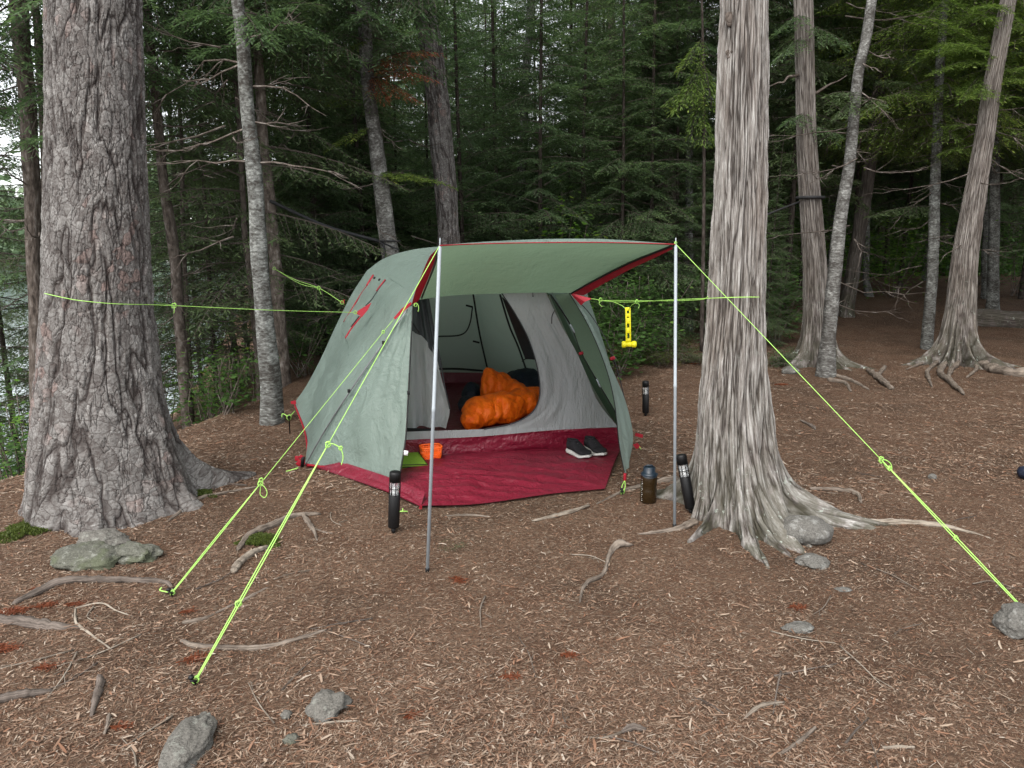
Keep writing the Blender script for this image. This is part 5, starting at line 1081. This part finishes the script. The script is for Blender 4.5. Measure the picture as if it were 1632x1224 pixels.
mb = MB(); q = G(641, 819) + [0, 0, .006]; tail(mb, [q + [-.03, 0, 0], q + [0, -.01, .008], q + [.03, .01, 0]], .0035); tail(mb, [q, q + [.0, .03, .01]], .003); line_obj('scrap of neon cord lying beside the nearest black lantern', mb)
mb = MB(); q = G(462, 751) + [0, 0, .01]; tail(mb, [q + [-.02, -.02, 0], q, q + [.05, .03, .01]], .004); line_obj('short neon cord end by the red strap of the left tent foot', mb)
mb = MB(); q = P(1019, 712, 5.6); tail(mb, [q, q + [.02, 0, -.03]], .004); line_obj('tiny neon cord end at the red tab right of the tent', mb)
# black straps
mb = MB(); a = P(430, 320, Yb - .12); b = P(603, 384, 8.8); tube(mb, spline([a, lerp(a, b, .5) - [0, 0, .05], b], 40), .020, 6); tube(mb, wrap(P(619, 390, 8.9)[0], 8.9, .135, b[2], 0, 6.28, 40), .012, 6); tail(mb, [b, b + [.06, -.02, -.05], b + [.07, -.02, -.2]], .012)
tube(mb, spline([b, P(636, 398, 8.78)], 8), .010, 6)
o = mb.obj('hammock_strap', M_cord); tag(o, 'black strap sloping from the grey trunk to the pale trunk behind the tent', 'strap', 'black straps'); recenter(o)
mb = MB(); c = P(1291, 318, Y12); tube(mb, wrap(c[0], c[1], .158, c[2] + .02, 0, 6.28, 40), .020, 6); tube(mb, spline([c + [-.15, -.05, -.03], P(1232, 338, Y12 - .4), P(1200, 352, Y12 - .6)], 12), .010, 6)
o = mb.obj('hammock_strap', M_cord); tag(o, 'black strap round the second cedar trunk', 'strap', 'black straps'); recenter(o)

# ------------------------------------------------------------------ mallet
t = thing('mallet', 'bright yellow plastic mallet hanging from the neon line', 'mallet', P(1002, 552, 4.97)); Ym = 4.97
mb = MB(); a, b = P(1001.5, 544, Ym), P(1000.5, 491, Ym); d = unit(b - a); Lm = np.linalg.norm(b - a); X = np.array([1., 0, 0])
def bar(mb, c, w_, l, th): box(mb, c, (w_, th, l), Matrix.Rotation(math.atan2(d[0], d[2]), 4, 'Y'), 0, .003)
for s in (-1, 1): bar(mb, (a + b) / 2 + X * s * .0125, .010, Lm, .022)
for f in (.04, .33, .62, .97): bar(mb, lerp(a, b, f), .034, Lm * (.10 if f in (.04, .97) else .17), .018)
bar(mb, lerp(a, b, .79), .034, Lm * .10, .012)
mb.obj('handle', M_yel, t)
hc = P(1002.5, 549, Ym); lathe(MB(), hc - X * .048, (1, 0, .02), [(0, 0), (0, .018), (.004, .022), (.024, .022), (.026, .017), (.068, .017), (.070, .022), (.090, .022), (.096, .018), (.096, 0)], 20).obj('head', M_yel, t)
mb = MB(); tail(mb, [m1, lerp(m1, b, .6), b + d * -.012, lerp(m2, b, .6), m2], .0022); mb.obj('hanging_cord', M_neon, t)

# ------------------------------------------------------------------ lanterns
def lantern(label, bot, top, Rr=.031):
    a, b = np.asarray(bot, float), np.asarray(top, float); d = unit(b - a); Ln = np.linalg.norm(b - a)
    t = thing('lantern', label, 'lantern', a, 'black cylinder lanterns'); f = lambda x: x * Ln
    lathe(MB(), a, d, [(f(.09), 0), (f(.09), Rr * .82), (f(.11), Rr), (f(.62), Rr), (f(.63), Rr * .94), (f(.63), 0)], 28).obj('body', M_black, t)
    lathe(MB(), a, d, [(f(-.05), .001), (f(.0), .005), (f(.02), .011), (f(.04), .013), (f(.09), .011), (f(.095), 0)], 12).obj('spike', M_black, t)
    lathe(MB(), a, d, [(f(.63), Rr * .80), (f(.83), Rr * .80)], 28).obj('lens', M_lens, t)
    N_ = unit(np.cross(d, [0, 1, 0])); B_ = np.cross(d, N_); mb = MB()
    for k in range(8):
        an = k * math.pi / 4 + .3; o_ = (N_ * math.cos(an) + B_ * math.sin(an)) * Rr * .95; tube(mb, [a + d * f(.62) + o_, a + d * f(.84) + o_], .0022, 6)
    for h in (.63, .73, .84): tube(mb, [a + d * f(h) + (N_ * math.cos(x) + B_ * math.sin(x)) * Rr * .95 for x in np.linspace(0, 6.2832, 25)], .0020, 6)
    mb.obj('grille', M_black, t)
    lathe(MB(), a, d, [(f(.84), 0), (f(.84), Rr), (f(.97), Rr), (f(.99), Rr * .92), (f(1.0), Rr * .7), (f(1.0), 0)], 28).obj('cap', M_black, t)
    lathe(MB(), a, d, [(f(.63), 0), (f(.66), Rr * .45), (f(.72), Rr * .4), (f(.75), 0)], 16).obj('lamp', M_white, t); return t
M_lens, _n, _b = mat('lens_glass', .12, .5); _b.inputs['Base Color'].default_value = (.85, .87, .88, 1); _b.inputs['Transmission Weight'].default_value = .75; _b.inputs['IOR'].default_value = 1.2
def stand(px0, py0, px1, py1, dY=0.0): b = G(px0, py0); return b, P(px1, py1, b[1] + dY)
lantern('black cylinder lantern staked upright before the left door panel of the tent', *stand(627, 851, 630, 751))
lantern('black cylinder lantern leaning against the silvery cedar', *stand(1102, 818, 1085, 724, .04), .031)
lantern('black cylinder lantern standing alone on bare ground behind the tent corner', *stand(1029, 662, 1029, 607))

# ------------------------------------------------------------------ bottle
c = G(1033, 800); k = depth(c) / FPX; t = thing('water_bottle', 'dark amber wide-mouth water bottle with navy lid on the ground', 'bottle', c); Rb = 13.0 * k; hb = 60 * k
M_bot, _n, _b = mat('amber_plastic', .25, .5); _b.inputs['Base Color'].default_value = (.018, .010, .003, 1)
M_lid = mat_plain('navy_lid', (.006, .014, .024), .4, .5)
lathe(MB(), c, (0, 0, 1), [(0, 0), (0, Rb * .9), (hb * .02, Rb), (hb * .35, Rb), (hb * .42, Rb * .93), (hb * .50, Rb), (hb * .70, Rb), (hb * .75, Rb * .95), (hb * .78, Rb * .8), (hb * .80, 0)], 36).obj('body', M_bot, t)
lathe(MB(), c, (0, 0, 1), [(hb * .74, Rb * .97), (hb * .77, Rb * .99), (hb * .80, Rb * .93), (hb * .82, Rb * .8), (hb * .83, Rb * .72), (hb * .95, Rb * .72), (hb * .97, Rb * .66), (hb * .97, 0)], 36).obj('lid', M_lid, t)
mb = MB(); tube(mb, [c + [-Rb * .45, 0, hb * .96], c + [-Rb * .3, 0, hb * 1.01], c + [Rb * .3, 0, hb * 1.01], c + [Rb * .45, 0, hb * .96]], .005, 8)
tube(mb, [c + [-Rb * .98 * math.cos(x), -Rb * .98 * math.sin(x), hb * .80 - .02 * math.sin(x)] for x in np.linspace(0, 3.1, 12)], .003, 6); mb.obj('lid_strap', M_lid, t)
mb = MB()
for i in range(12):
    an = math.radians(208 - (i % 3) * 2); z = hb * (.08 + .052 * i); l_ = .004 if i % 3 else .009
    q = c + [Rb * 1.004 * math.cos(an), Rb * 1.004 * math.sin(an), z]; box(mb, q, (l_, .0012, .0022), Matrix.Rotation(an - math.pi / 2, 4, 'Z'))
mb.obj('measure_marks', M_white, t)

# ------------------------------------------------------------------ shoes
def shoe(label, c, yaw, L_=.27):
    c = np.asarray(c, float); t = thing('shoe', label, 'shoe', c, 'black knit running shoes on the crimson sheet'); t.rotation_euler = (0, 0, yaw); M = Matrix.LocRotScale(t.location, t.rotation_euler, None)
    u = np.linspace(0, 1, 40); w_ = (.036 + .012 * np.sin(u * math.pi * .9 + .2) + .010 * sstep(.45, .72, u)) * np.clip(np.minimum(u * 9, (1 - u) * 6), .0, 1) ** .45
    def loft(lo, hi, ws, rnd_, name, m_, sec=24):
        th = np.linspace(0, 2 * math.pi, sec, endpoint=False); cz, sz = np.cos(th), np.sin(th)
        X_ = (u - .5) * L_; V = np.zeros((40, sec, 3))
        for i in range(40):
            zc = (lo[i] + hi[i]) / 2; hz = (hi[i] - lo[i]) / 2; e = rnd_
            V[i, :, 0] = X_[i]; V[i, :, 1] = ws[i] * np.sign(cz) * np.abs(cz) ** e; V[i, :, 2] = zc + hz * np.sign(sz) * np.abs(sz) ** e
        V = V.reshape(-1, 3) @ np.array(M.to_3x3()).T + c
        i = np.arange(39)[:, None] * sec; j = np.arange(sec)[None]; Q = np.stack([i + j, i + (j + 1) % sec, i + sec + (j + 1) % sec, i + sec + j], -1).reshape(-1, 4)
        cap = [[0, k + 1, k] for k in range(1, sec - 1)] + [[39 * sec, 39 * sec + k, 39 * sec + k + 1] for k in range(1, sec - 1)]
        MB().add(V, Q, cap).obj(name, m_, t)
    toe = sstep(.78, 1, u) * .014
    loft(toe + .0, .034 - .012 * sstep(.2, .8, u) + toe * .8, w_ * 1.06, .55, 'sole', M_sole)
    hi = .105 - .048 * sstep(.28, .72, u) - .032 * sstep(.78, 1.0, u) - .012 * np.exp(-((u - .17) / .1) ** 2)
    loft(.022 + toe * .8 + 0 * u, hi + toe, w_ * .97, .85, 'upper', M_shoe)
    mb = MB()
    for k in range(4):
        x = (.46 + .07 * k - .5) * L_; z = .105 - .048 * float(sstep(.28, .72, .46 + .07 * k)) + .001; q = [np.array([x, s * .022, z - .012 + .012 * (1 - abs(s))]) @ np.array(M.to_3x3()).T + c for s in (-1, -.4, .4, 1)]; tube(mb, spline(q, 8), .0028, 6)
    mb.obj('laces', M_steel, t); o_ = np.array([-.30 * L_, 0, .098]); th = np.linspace(0, 6.2832, 22)
    tube(MB(), [(o_ + [math.cos(a_) * .05, math.sin(a_) * .026, .004 * math.cos(a_)]) @ np.array(M.to_3x3()).T + c for a_ in th], .007, 8).obj('collar', M_shoe, t)
s0 = fl(922, 733, .026); shoe('left black running shoe with white sole, nearer the orange basket', s0, math.radians(-58), .25)
s1 = fl(948, 729, .026); shoe('right black running shoe with white sole, nearer the right door panel', s1, math.radians(-66), .25)

# ------------------------------------------------------------------ orange basket
c = fl(690, 738, .02); t = thing('basket', 'small bright orange plastic basket on the crimson sheet by the tent door', 'basket', c); yaw = .35; Mz = Matrix.Rotation(yaw, 4, 'Z'); Mn = np.array(Mz.to_3x3())
wx, wy, hz = .150, .12, .095; c = c + Mn @ np.array([0, .055, 0])
mb = MB()
def rr_ring(sx, sy, z, n=48):
    a = np.linspace(0, 2 * math.pi, n, endpoint=False); return np.stack([sx * np.sign(np.cos(a)) * np.abs(np.cos(a)) ** .45, sy * np.sign(np.sin(a)) * np.abs(np.sin(a)) ** .45, np.full(n, z)], -1)
def ring_tube(mb, sx, sy, z, r, m=0): q = rr_ring(sx, sy, z); q = np.vstack([q, q[:1]]) @ Mn.T + c; tube(mb, q, r, 8, m, None, True)
ring_tube(mb, wx / 2, wy / 2, hz, .0065); ring_tube(mb, wx / 2 * .99, wy / 2 * .99, hz - .014, .0045); mb.obj('rim', M_org, t)
mb = MB()
for z in (.004, .018, .032, .046): ring_tube(mb, wx / 2 * (.86 + z * 1.6), wy / 2 * (.86 + z * 1.6), z, .0035)
ra = rr_ring(wx / 2 * .86, wy / 2 * .86, .003); rb_ = rr_ring(wx / 2 * .99, wy / 2 * .99, hz)
for k in range(0, 48, 2): tube(mb, np.array([ra[k], rb_[k]]) @ Mn.T + c, .0034, 6)
rA, rB = rr_ring(wx / 2 * .84, wy / 2 * .84, .004), rr_ring(wx / 2 * .955, wy / 2 * .955, hz - .012)
mb.add(np.vstack([rA, rB]) @ Mn.T + c, [[k, (k + 1) % 48, 48 + (k + 1) % 48, 48 + k] for k in range(48)]); box(mb, c + [0, 0, .003], (wx * .8, wy * .8, .004), Mz); mb.obj('sides', M_org, t)

# ------------------------------------------------------------------ folded green mat
c = fl(655, 748, .026); t = thing('folded_mat', 'folded green felt mat with black edges beside the orange basket', 'mat', c)
for k, (dz, m_, nm) in enumerate(((0, M_mat, 'layer'), (.016, M_mat, 'layer'))):
    q = [fl(615, 752), fl(682, 751), fl(664, 727), fl(612, 728)]; q = [x * [1, 1, 0] + [0, 0, .030 + dz] for x in q]
    V = np.array(q + [x + [0, 0, .010] for x in q]); MB().add(V, [[0, 3, 2, 1], [4, 5, 6, 7], [0, 1, 5, 4], [1, 2, 6, 5], [2, 3, 7, 6], [3, 0, 4, 7]]).obj(nm, m_, t, False)
    tube(MB(), [x + [0, -.002, .012] for x in (q[0], q[1], q[2])], .0032, 6).obj('edge_binding', M_black, t)

# ------------------------------------------------------------------ sleeping bag and dark things inside
def soft(name, label, cat, blobs, matl, vox=.018, seed=0, mod=True):
    mb = MB()
    for i, (q, r_, rot) in enumerate(blobs): blob(mb, q, r_, 4, .10, 1.8, seed + i, Matrix.Rotation(rot, 4, 'Z'))
    o = mb.obj(name, matl); tag(o, label, cat); recenter(o)
    m_ = o.modifiers.new('remesh', 'REMESH'); m_.mode = 'VOXEL'; m_.voxel_size = vox; m_.use_smooth_shade = True
    s_ = o.modifiers.new('smooth', 'SMOOTH'); s_.iterations = 6; s_.factor = .6
    tx = bpy.data.textures.new(name, 'CLOUDS'); tx.noise_scale = .09; dm = o.modifiers.new('puff', 'DISPLACE'); dm.texture = tx; dm.strength = .035; dm.mid_level = .5
    return o
Fz = lambda px, py, z: (lambda d: np.array([0, 0, H]) + d * ((H - z) / -d[2]))(ray(px, py))
soft('sleeping_bag', 'rumpled bright orange sleeping bag on the tent floor', 'sleeping bag',
     [(Fz(768, 655, .14), (.17, .20, .13), .2), (Fz(800, 650, .15), (.20, .20, .14), 0), (Fz(832, 643, .16), (.17, .17, .13), -.2), (Fz(852, 635, .16), (.11, .14, .11), -.2), (Fz(752, 668, .10), (.10, .14, .09), .3),
      (Fz(787, 622, .20), (.13, .15, .17), 0), (Fz(780, 606, .30), (.07, .10, .12), .2), (Fz(776, 598, .34), (.035, .07, .08), .2), (Fz(800, 614, .23), (.11, .12, .12), 0), (Fz(812, 626, .18), (.13, .14, .13), 0), (Fz(825, 632, .17), (.13, .13, .13), 0)], M_bag, .016, 3)
soft('sleeping_pad', 'dark navy bundle behind the orange sleeping bag', 'bedding', [(Fz(838, 612, .15), (.24, .25, .16), .1), (Fz(865, 615, .14), (.2, .3, .15), 0)], M_navy, .03, 30)
soft('stuff_sack', 'black bag left of the orange sleeping bag inside the tent', 'bag', [(Fz(752, 628, .10), (.10, .16, .12), 0), (Fz(745, 645, .07), (.09, .12, .08), 0)], M_navy, .02, 40)

# ------------------------------------------------------------------ rocks
def rock(label, px, py, rad, matl, seed, sub=5, rough=.22, rot=0.0, sink=.3, ridge=0, name='rock', fr=1.6):
    c = G(px, py); c = c + [0, rad[1] * .5, rad[2] * (1 - 2 * sink)]
    o = blob(MB(), c, rad, sub, rough, fr, seed, Matrix.Rotation(rot, 4, 'Z'), 0, ridge).obj(name, matl); tag(o, label, 'rock'); return recenter(o)
rock('rounded grey cobble against the right roots of the silvery cedar', 1290, 868, (.135, .11, .078), M_rockd, 1, 5, .10, -.1, .12)
rock('flat grey stone half buried in front of the rounded cobble', 1300, 905, (.075, .06, .035), M_rockd, 2, 4, .25)
rock('flat greenish lichened rock at the foot of the huge pine', 128, 900, (.17, .14, .055), M_rockg, 3, 5, .24, .1, .30, .0)
rock('pale lichened rock leaning on the greenish rock by the pine', 160, 880, (.12, .09, .055), M_rock, 14, 5, .25, -.1, .2)
rock('low mossy stone sunk in litter right of the greenish rock', 205, 892, (.14, .08, .05), M_rockg, 15, 5, .3, -.3, .35)
rock('long lichened rock cut by the bottom edge of the view', 285, 1222, (.062, .15, .036), M_rock, 4, 5, .25, .1, .3)
rock('angular pale stone near the bottom left of the view', 520, 1140, (.055, .065, .035), M_rock, 5, 4, .35, .4, .3, .2)
rock('dark square stone on the right edge by the neon line', 1634, 1016, (.085, .08, .062), M_rockd, 6, 5, .18, .2, .15, .1)
rock('small pale stone left of the angular stone', 455, 1146, (.017, .022, .014), M_rock, 7, 3, .3)
rock('small greenish stone below the angular stone', 463, 1188, (.024, .022, .014), M_rockg, 8, 3, .3)
rock('buried grey stone showing in litter at the right foreground', 1276, 1006, (.06, .04, .014), M_rockd, 9, 4, .3)
rock('thin pale stone edge in litter below the flat grey stone', 1344, 943, (.04, .02, .010), M_rockd, 10, 4, .3)
rock('brownish stone on bare ground in front of the second cedar', 1262, 597, (.10, .08, .06), M_rockd, 11, 4, .2)
rock('tiny dark pebble right of the cedar root on open ground', 1487, 764, (.03, .025, .022), M_rockd, 12, 3, .2)
o = blob(MB(), G(1634, 762) + [0, 0, .04], (.05, .06, .045), 4, .08, 1.5, 5).obj('stuff_sack', M_navy); tag(o, 'small dark bundle cut off by the right edge of the view', 'bag'); recenter(o)
# ------------------------------------------------------------------ roots and sticks on the floor
def root(label, pts, m=None, seed=0, name='exposed_root', cat='root', **k):
    o = ground_root(MB(), pts, seed=seed, **k).obj(name, m or M_root); tag(o, label, cat); return recenter(o)
root('long dark root curving from the left edge to the neon line stake', [(20, 962, 10), (60, 945, 15), (95, 932, 17), (160, 928, 15), (240, 929, 11), (268, 934, 9), (276, 948, 6)], M_rootd, 1, sink=.15)
root('thick grey root entering low on the left edge', [(-25, 985, 22), (40, 993, 24), (90, 999, 20), (130, 1004, 8)], M_rootd, 2, sink=.35)
root('forked thin twig left of the nearest neon line', [(120, 966, 4), (122, 995, 6), (140, 1012, 5), (178, 1036, 3)], M_rootp, 3, 'twig', 'twig', sink=0)
root('thin twig crossing above the forked twig', [(118, 967, 4), (160, 963, 4), (185, 975, 3), (212, 982, 2)], M_rootp, 4, 'twig', 'twig', sink=0)
root('grey root low at the left edge in the foreground', [(-20, 1122, 20), (30, 1115, 20), (85, 1104, 10)], M_rootd, 5, sink=.3)
root('grey root lying under the nearest neon line', [(288, 1022, 9), (310, 1032, 12), (360, 1033, 12), (420, 1030, 11), (480, 1018, 8), (522, 1007, 5)], M_root, 6, sink=.2)
root('thin pale root crossing under the nearest neon line above the grey one', [(290, 993, 10), (325, 987, 8), (345, 978, 5), (385, 958, 7), (428, 940, 4)], M_root, 7, sink=.2)
root('mossy arched root between the two left neon lines', [(378, 880, 8), (400, 855, 16), (435, 840, 15), (470, 824, 11), (512, 819, 5)], M_root, 8, sink=.2)
root('stubby pale root just below the mossy arched root', [(372, 914, 13), (382, 898, 16), (405, 882, 13), (430, 868, 8)], M_rootp, 9, sink=.2)
root('forked end of the mossy arched root', [(483, 822, 10), (497, 842, 9), (506, 862, 4)], M_root, 10, sink=.2)
root('twiggy tip pointing right of the mossy arched root', [(496, 842, 6), (515, 847, 4), (530, 850, 2)], M_root, 11, sink=.2)
root('thin root running right from the pine base', [(268, 829, 5), (300, 808, 8), (322, 793, 8), (365, 784, 6), (412, 776, 4)], M_root, 12, sink=.2)
root('low root stub touching the pine flare', [(250, 795, 18), (300, 778, 14), (345, 772, 8), (395, 772, 4)], M_rootd, 13, sink=.4)
root('pale twisted root in the middle foreground', [(924, 962, 4), (928, 942, 7), (938, 928, 9), (958, 919, 9), (968, 903, 8), (970, 890, 9), (984, 874, 17), (1010, 871, 5)], M_root, 14, sink=.15)
root('pale root lying before the crimson sheet corner', [(848, 832, 4), (880, 826, 9), (912, 818, 9), (940, 805, 5)], M_rootp, 15, sink=.2)
root('thin root sliver in front of the crimson sheet', [(708, 824, 3), (745, 819, 6), (782, 822, 3)], M_root, 16, sink=.35)
root('root piece on bare ground right of the leaning mottled trunk', [(1382, 592, 8), (1395, 603, 14), (1422, 622, 9)], M_root, 17, sink=.1)
root('short hooked root behind the root piece near the leaning mottled trunk', [(1398, 602, 6), (1408, 590, 9), (1410, 586, 6)], M_root, 18, sink=.1)
root('knobbly root low between leaning mottled trunk and root-footed cedar', [(1318, 608, 10), (1345, 612, 8), (1356, 625, 5)], M_root, 19, sink=.2)
root('thick root running out of the right edge behind the open ground', [(1556, 580, 12), (1580, 592, 19), (1605, 598, 21), (1650, 600, 22)], M_root, 20, sink=.15)
root('upright weathered root stub in the left foreground', [(160, 1083, 12), (159, 1100, 17), (152, 1122, 14), (146, 1142, 6)], M_rootd, 21, sink=0)
root('small grey stick below the weathered stub', [(174, 1140, 9), (172, 1155, 9), (166, 1170, 5)], M_root, 22, 'stick', 'stick', sink=0)
root('straight thin stick pointing left of the angular stone', [(480, 1158, 3), (530, 1154, 5), (570, 1151, 4)], M_rootp, 23, 'stick', 'stick', sink=0)
root('short bark piece below the open ground centre right', [(1275, 670, 4), (1295, 680, 7), (1300, 684, 4)], M_rootd, 24, 'stick', 'stick', sink=0)
root('curved pale wood piece at the bottom right foreground', [(1185, 1144, 4), (1212, 1128, 10), (1250, 1120, 5)], M_rootp, 25, 'stick', 'stick', sink=0)
root('long brown stick at the bottom right foreground', [(1245, 1204, 6), (1275, 1185, 9), (1300, 1162, 7)], M_root, 26, 'stick', 'stick', sink=0)
root('pale straight stick close to the bottom edge at the right', [(1405, 1194, 6), (1430, 1193, 7), (1458, 1194, 6)], M_rootp, 27, 'stick', 'stick', sink=0)
root('small black and cream wood lump at the bottom centre right', [(990, 1166, 8), (1008, 1160, 14), (1030, 1164, 8)], M_rootd, 28, 'stick', 'stick', sink=0)
root('thin stick on open ground left of the right neon line', [(1292, 795, 3), (1310, 800, 4), (1330, 808, 3)], M_root, 29, 'stick', 'stick', sink=0)
g = np.random.default_rng(1234)
for i in range(46):
    px, py = g.uniform(10, 1620), 640 + 580 * g.random() ** .7
    c = G(px, py)
    if in_poly(np.array([c[0]]), np.array([c[1]]), TENT_POLY)[0] or np.hypot(c[0] - 1.28, c[1] - 4.2) < .75 or np.hypot(c[0] + 2.4, c[1] - 4.4) < .9: continue
    a_ = g.uniform(0, 6.28); l = g.uniform(.05, .16); d_ = np.array([math.cos(a_), math.sin(a_), 0]); mb = MB(); q = [c - d_ * l, c + g.normal(0, .012, 3) * [1, 1, 0], c + d_ * l]
    for q_ in q: q_[2] = float(gz(q_[0], q_[1])) + .006
    tube(mb, spline(q, 10), np.linspace(.0042, .0018, 10) * g.uniform(.6, 1.1), 5)
    for k in range(2):
        b0 = lerp(q[0], q[2], g.uniform(.3, .8)); b1 = b0 + unit(d_ + g.normal(0, .7, 3) * [1, 1, 0]) * l * g.uniform(.3, .6); b1[2] = float(gz(b1[0], b1[1])) + .005; b0[2] = float(gz(b0[0], b0[1])) + .006; tube(mb, spline([b0, b1], 4), .0016, 4)
    o = mb.obj('twig', (M_root, M_rootd, M_rootp)[i % 3]); tag(o, 'thin dry twig lying loose on the needle litter', 'twig', 'loose twigs on the litter'); recenter(o)
# fallen log
a = P(1550, 507, 13.8); b = P(1750, 522, 13.2); mb = MB(); q = spline([a, lerp(a, b, .5), b], 40); tube(mb, q, .175 * (1 + .05 * fbm(np.arange(40) * .3, np.zeros(40), 0, 2, 5)), 24, 0, lambda th, s: 1 + .05 * np.sin(5 * th + s)); mb.at['low'] = [(0, np.full(mb.n, .4))]
o = mb.obj('fallen_log', M_cedar3); tag(o, 'fallen grey log lying in the back at the right edge', 'log'); recenter(o)
# dead cedar fronds
FR = ['by the long dark root at the left edge', 'between the long dark root and the thick root', 'at the left edge below the thick grey root', 'left of the weathered stub', 'under the nearest neon line near its stake', 'right of the left awning pole foot', 'in the middle foreground', 'just right of the twig by the neon line', 'beside the greenish rock', 'on open ground behind the silvery cedar', 'behind the fern clump right of the silvery cedar', 'left of the pale twisted root', 'in the right foreground', 'near the bottom centre', 'near the bottom left above the long rock', 'between the grey roots on the left']
for i, (px, py, w_, az) in enumerate([(22, 970, 55, .1), (72, 962, 34, .3), (-5, 1035, 60, .2), (72, 1068, 38, .5), (312, 1052, 44, .2), (733, 926, 36, -.8), (905, 1046, 30, .1), (298, 976, 24, .5), (60, 940, 26, .2), (1245, 612, 28, .1), (1108, 580, 24, .2), (812, 1080, 30, .2), (1270, 968, 30, .2), (655, 1142, 30, .5), (195, 1158, 34, .1), (115, 962, 30, .2)]):
    g = np.random.default_rng(800 + i); c = G(px, py); l = w_ * .8 * depth(c) / FPX; mb = MB()
    for k in range(5):
        a_ = az + g.normal(0, .25); d_ = np.array([math.cos(a_), math.sin(a_), 0]); o0 = c + g.normal(0, l * .1, 3) * [1, 1, 0] - d_ * l * .5; o0[2] = c[2] + .006; e0 = o0 + d_ * l * g.uniform(.7, 1.1)
        B, ti, S = spray(o0, e0, g, l * .28, .012, .018, .0045, .03, .6, .02, 1, .002); B[..., 2] = np.maximum(B[..., 2], gz(B[..., 0], B[..., 1]) + .003); add_quads(mb, B, 0, np.clip(ti + .2, 0, 1)); add_quads(mb, S, 0)
    o = mb.obj('dead_frond', M_dead, None, False); tag(o, 'rusty dead cedar frond lying ' + FR[i], 'dead frond', 'dead fronds on the ground'); recenter(o)
# green needle tuft and moss
g = np.random.default_rng(900); c = G(718, 877) + [0, 0, .01]; mb = MB()
for k in range(6):
    a_ = g.uniform(0, 6.28); B, ti, S = spray(c, c + [math.cos(a_) * .06, math.sin(a_) * .05, .015], g, .03, .010, .03, .002, .05, .6, 0, 1, .001); add_quads(mb, B, 0, ti)
o = mb.obj('fir_sprig', M_fir2, None, False); tag(o, 'small green fir sprig on the needles in front of the left pole', 'sprig'); recenter(o)
def moss(label, px, py, w_, h_, seed):
    g = np.random.default_rng(seed); c = G(px, py); k = depth(c) / FPX; n = 2600; a_ = g.uniform(0, 6.283, n); r_ = np.sqrt(g.random(n)) * (1 + .3 * np.sin(a_ * 3 + seed) + .15 * np.sin(a_ * 7))
    x = c[0] + np.cos(a_) * r_ * w_ * k / 2; y = c[1] + np.sin(a_) * r_ * h_ * k * 1.6; z = gz(x, y) + .018 * np.clip(1 - r_ ** 2, 0, 1)
    p = np.stack([x, y, z], -1); d_ = unit(np.stack([g.normal(0, .5, n), g.normal(0, .5, n), np.ones(n)], -1)); s_ = unit(np.cross(d_, g.normal(0, 1, (n, 3)))); B = np.stack([p - s_ * .004, p + s_ * .004, p + d_ * .016 + s_ * .002, p + d_ * .016 - s_ * .002], 1)
    mb = MB(); add_quads(mb, B, 0, g.uniform(0, 1, n)); o = mb.obj('moss', M_moss, None, False); tag(o, label, 'moss', None, 'stuff')
moss('green moss cushion at the left foot of the huge pine', 45, 845, 80, 26, 1); moss('dark moss beside the right flare of the huge pine', 165, 825, 70, 18, 2); moss('moss on the ground below the mossy arched root', 415, 862, 60, 14, 3); moss('moss along the pine flare toward the tent', 300, 785, 90, 10, 4)
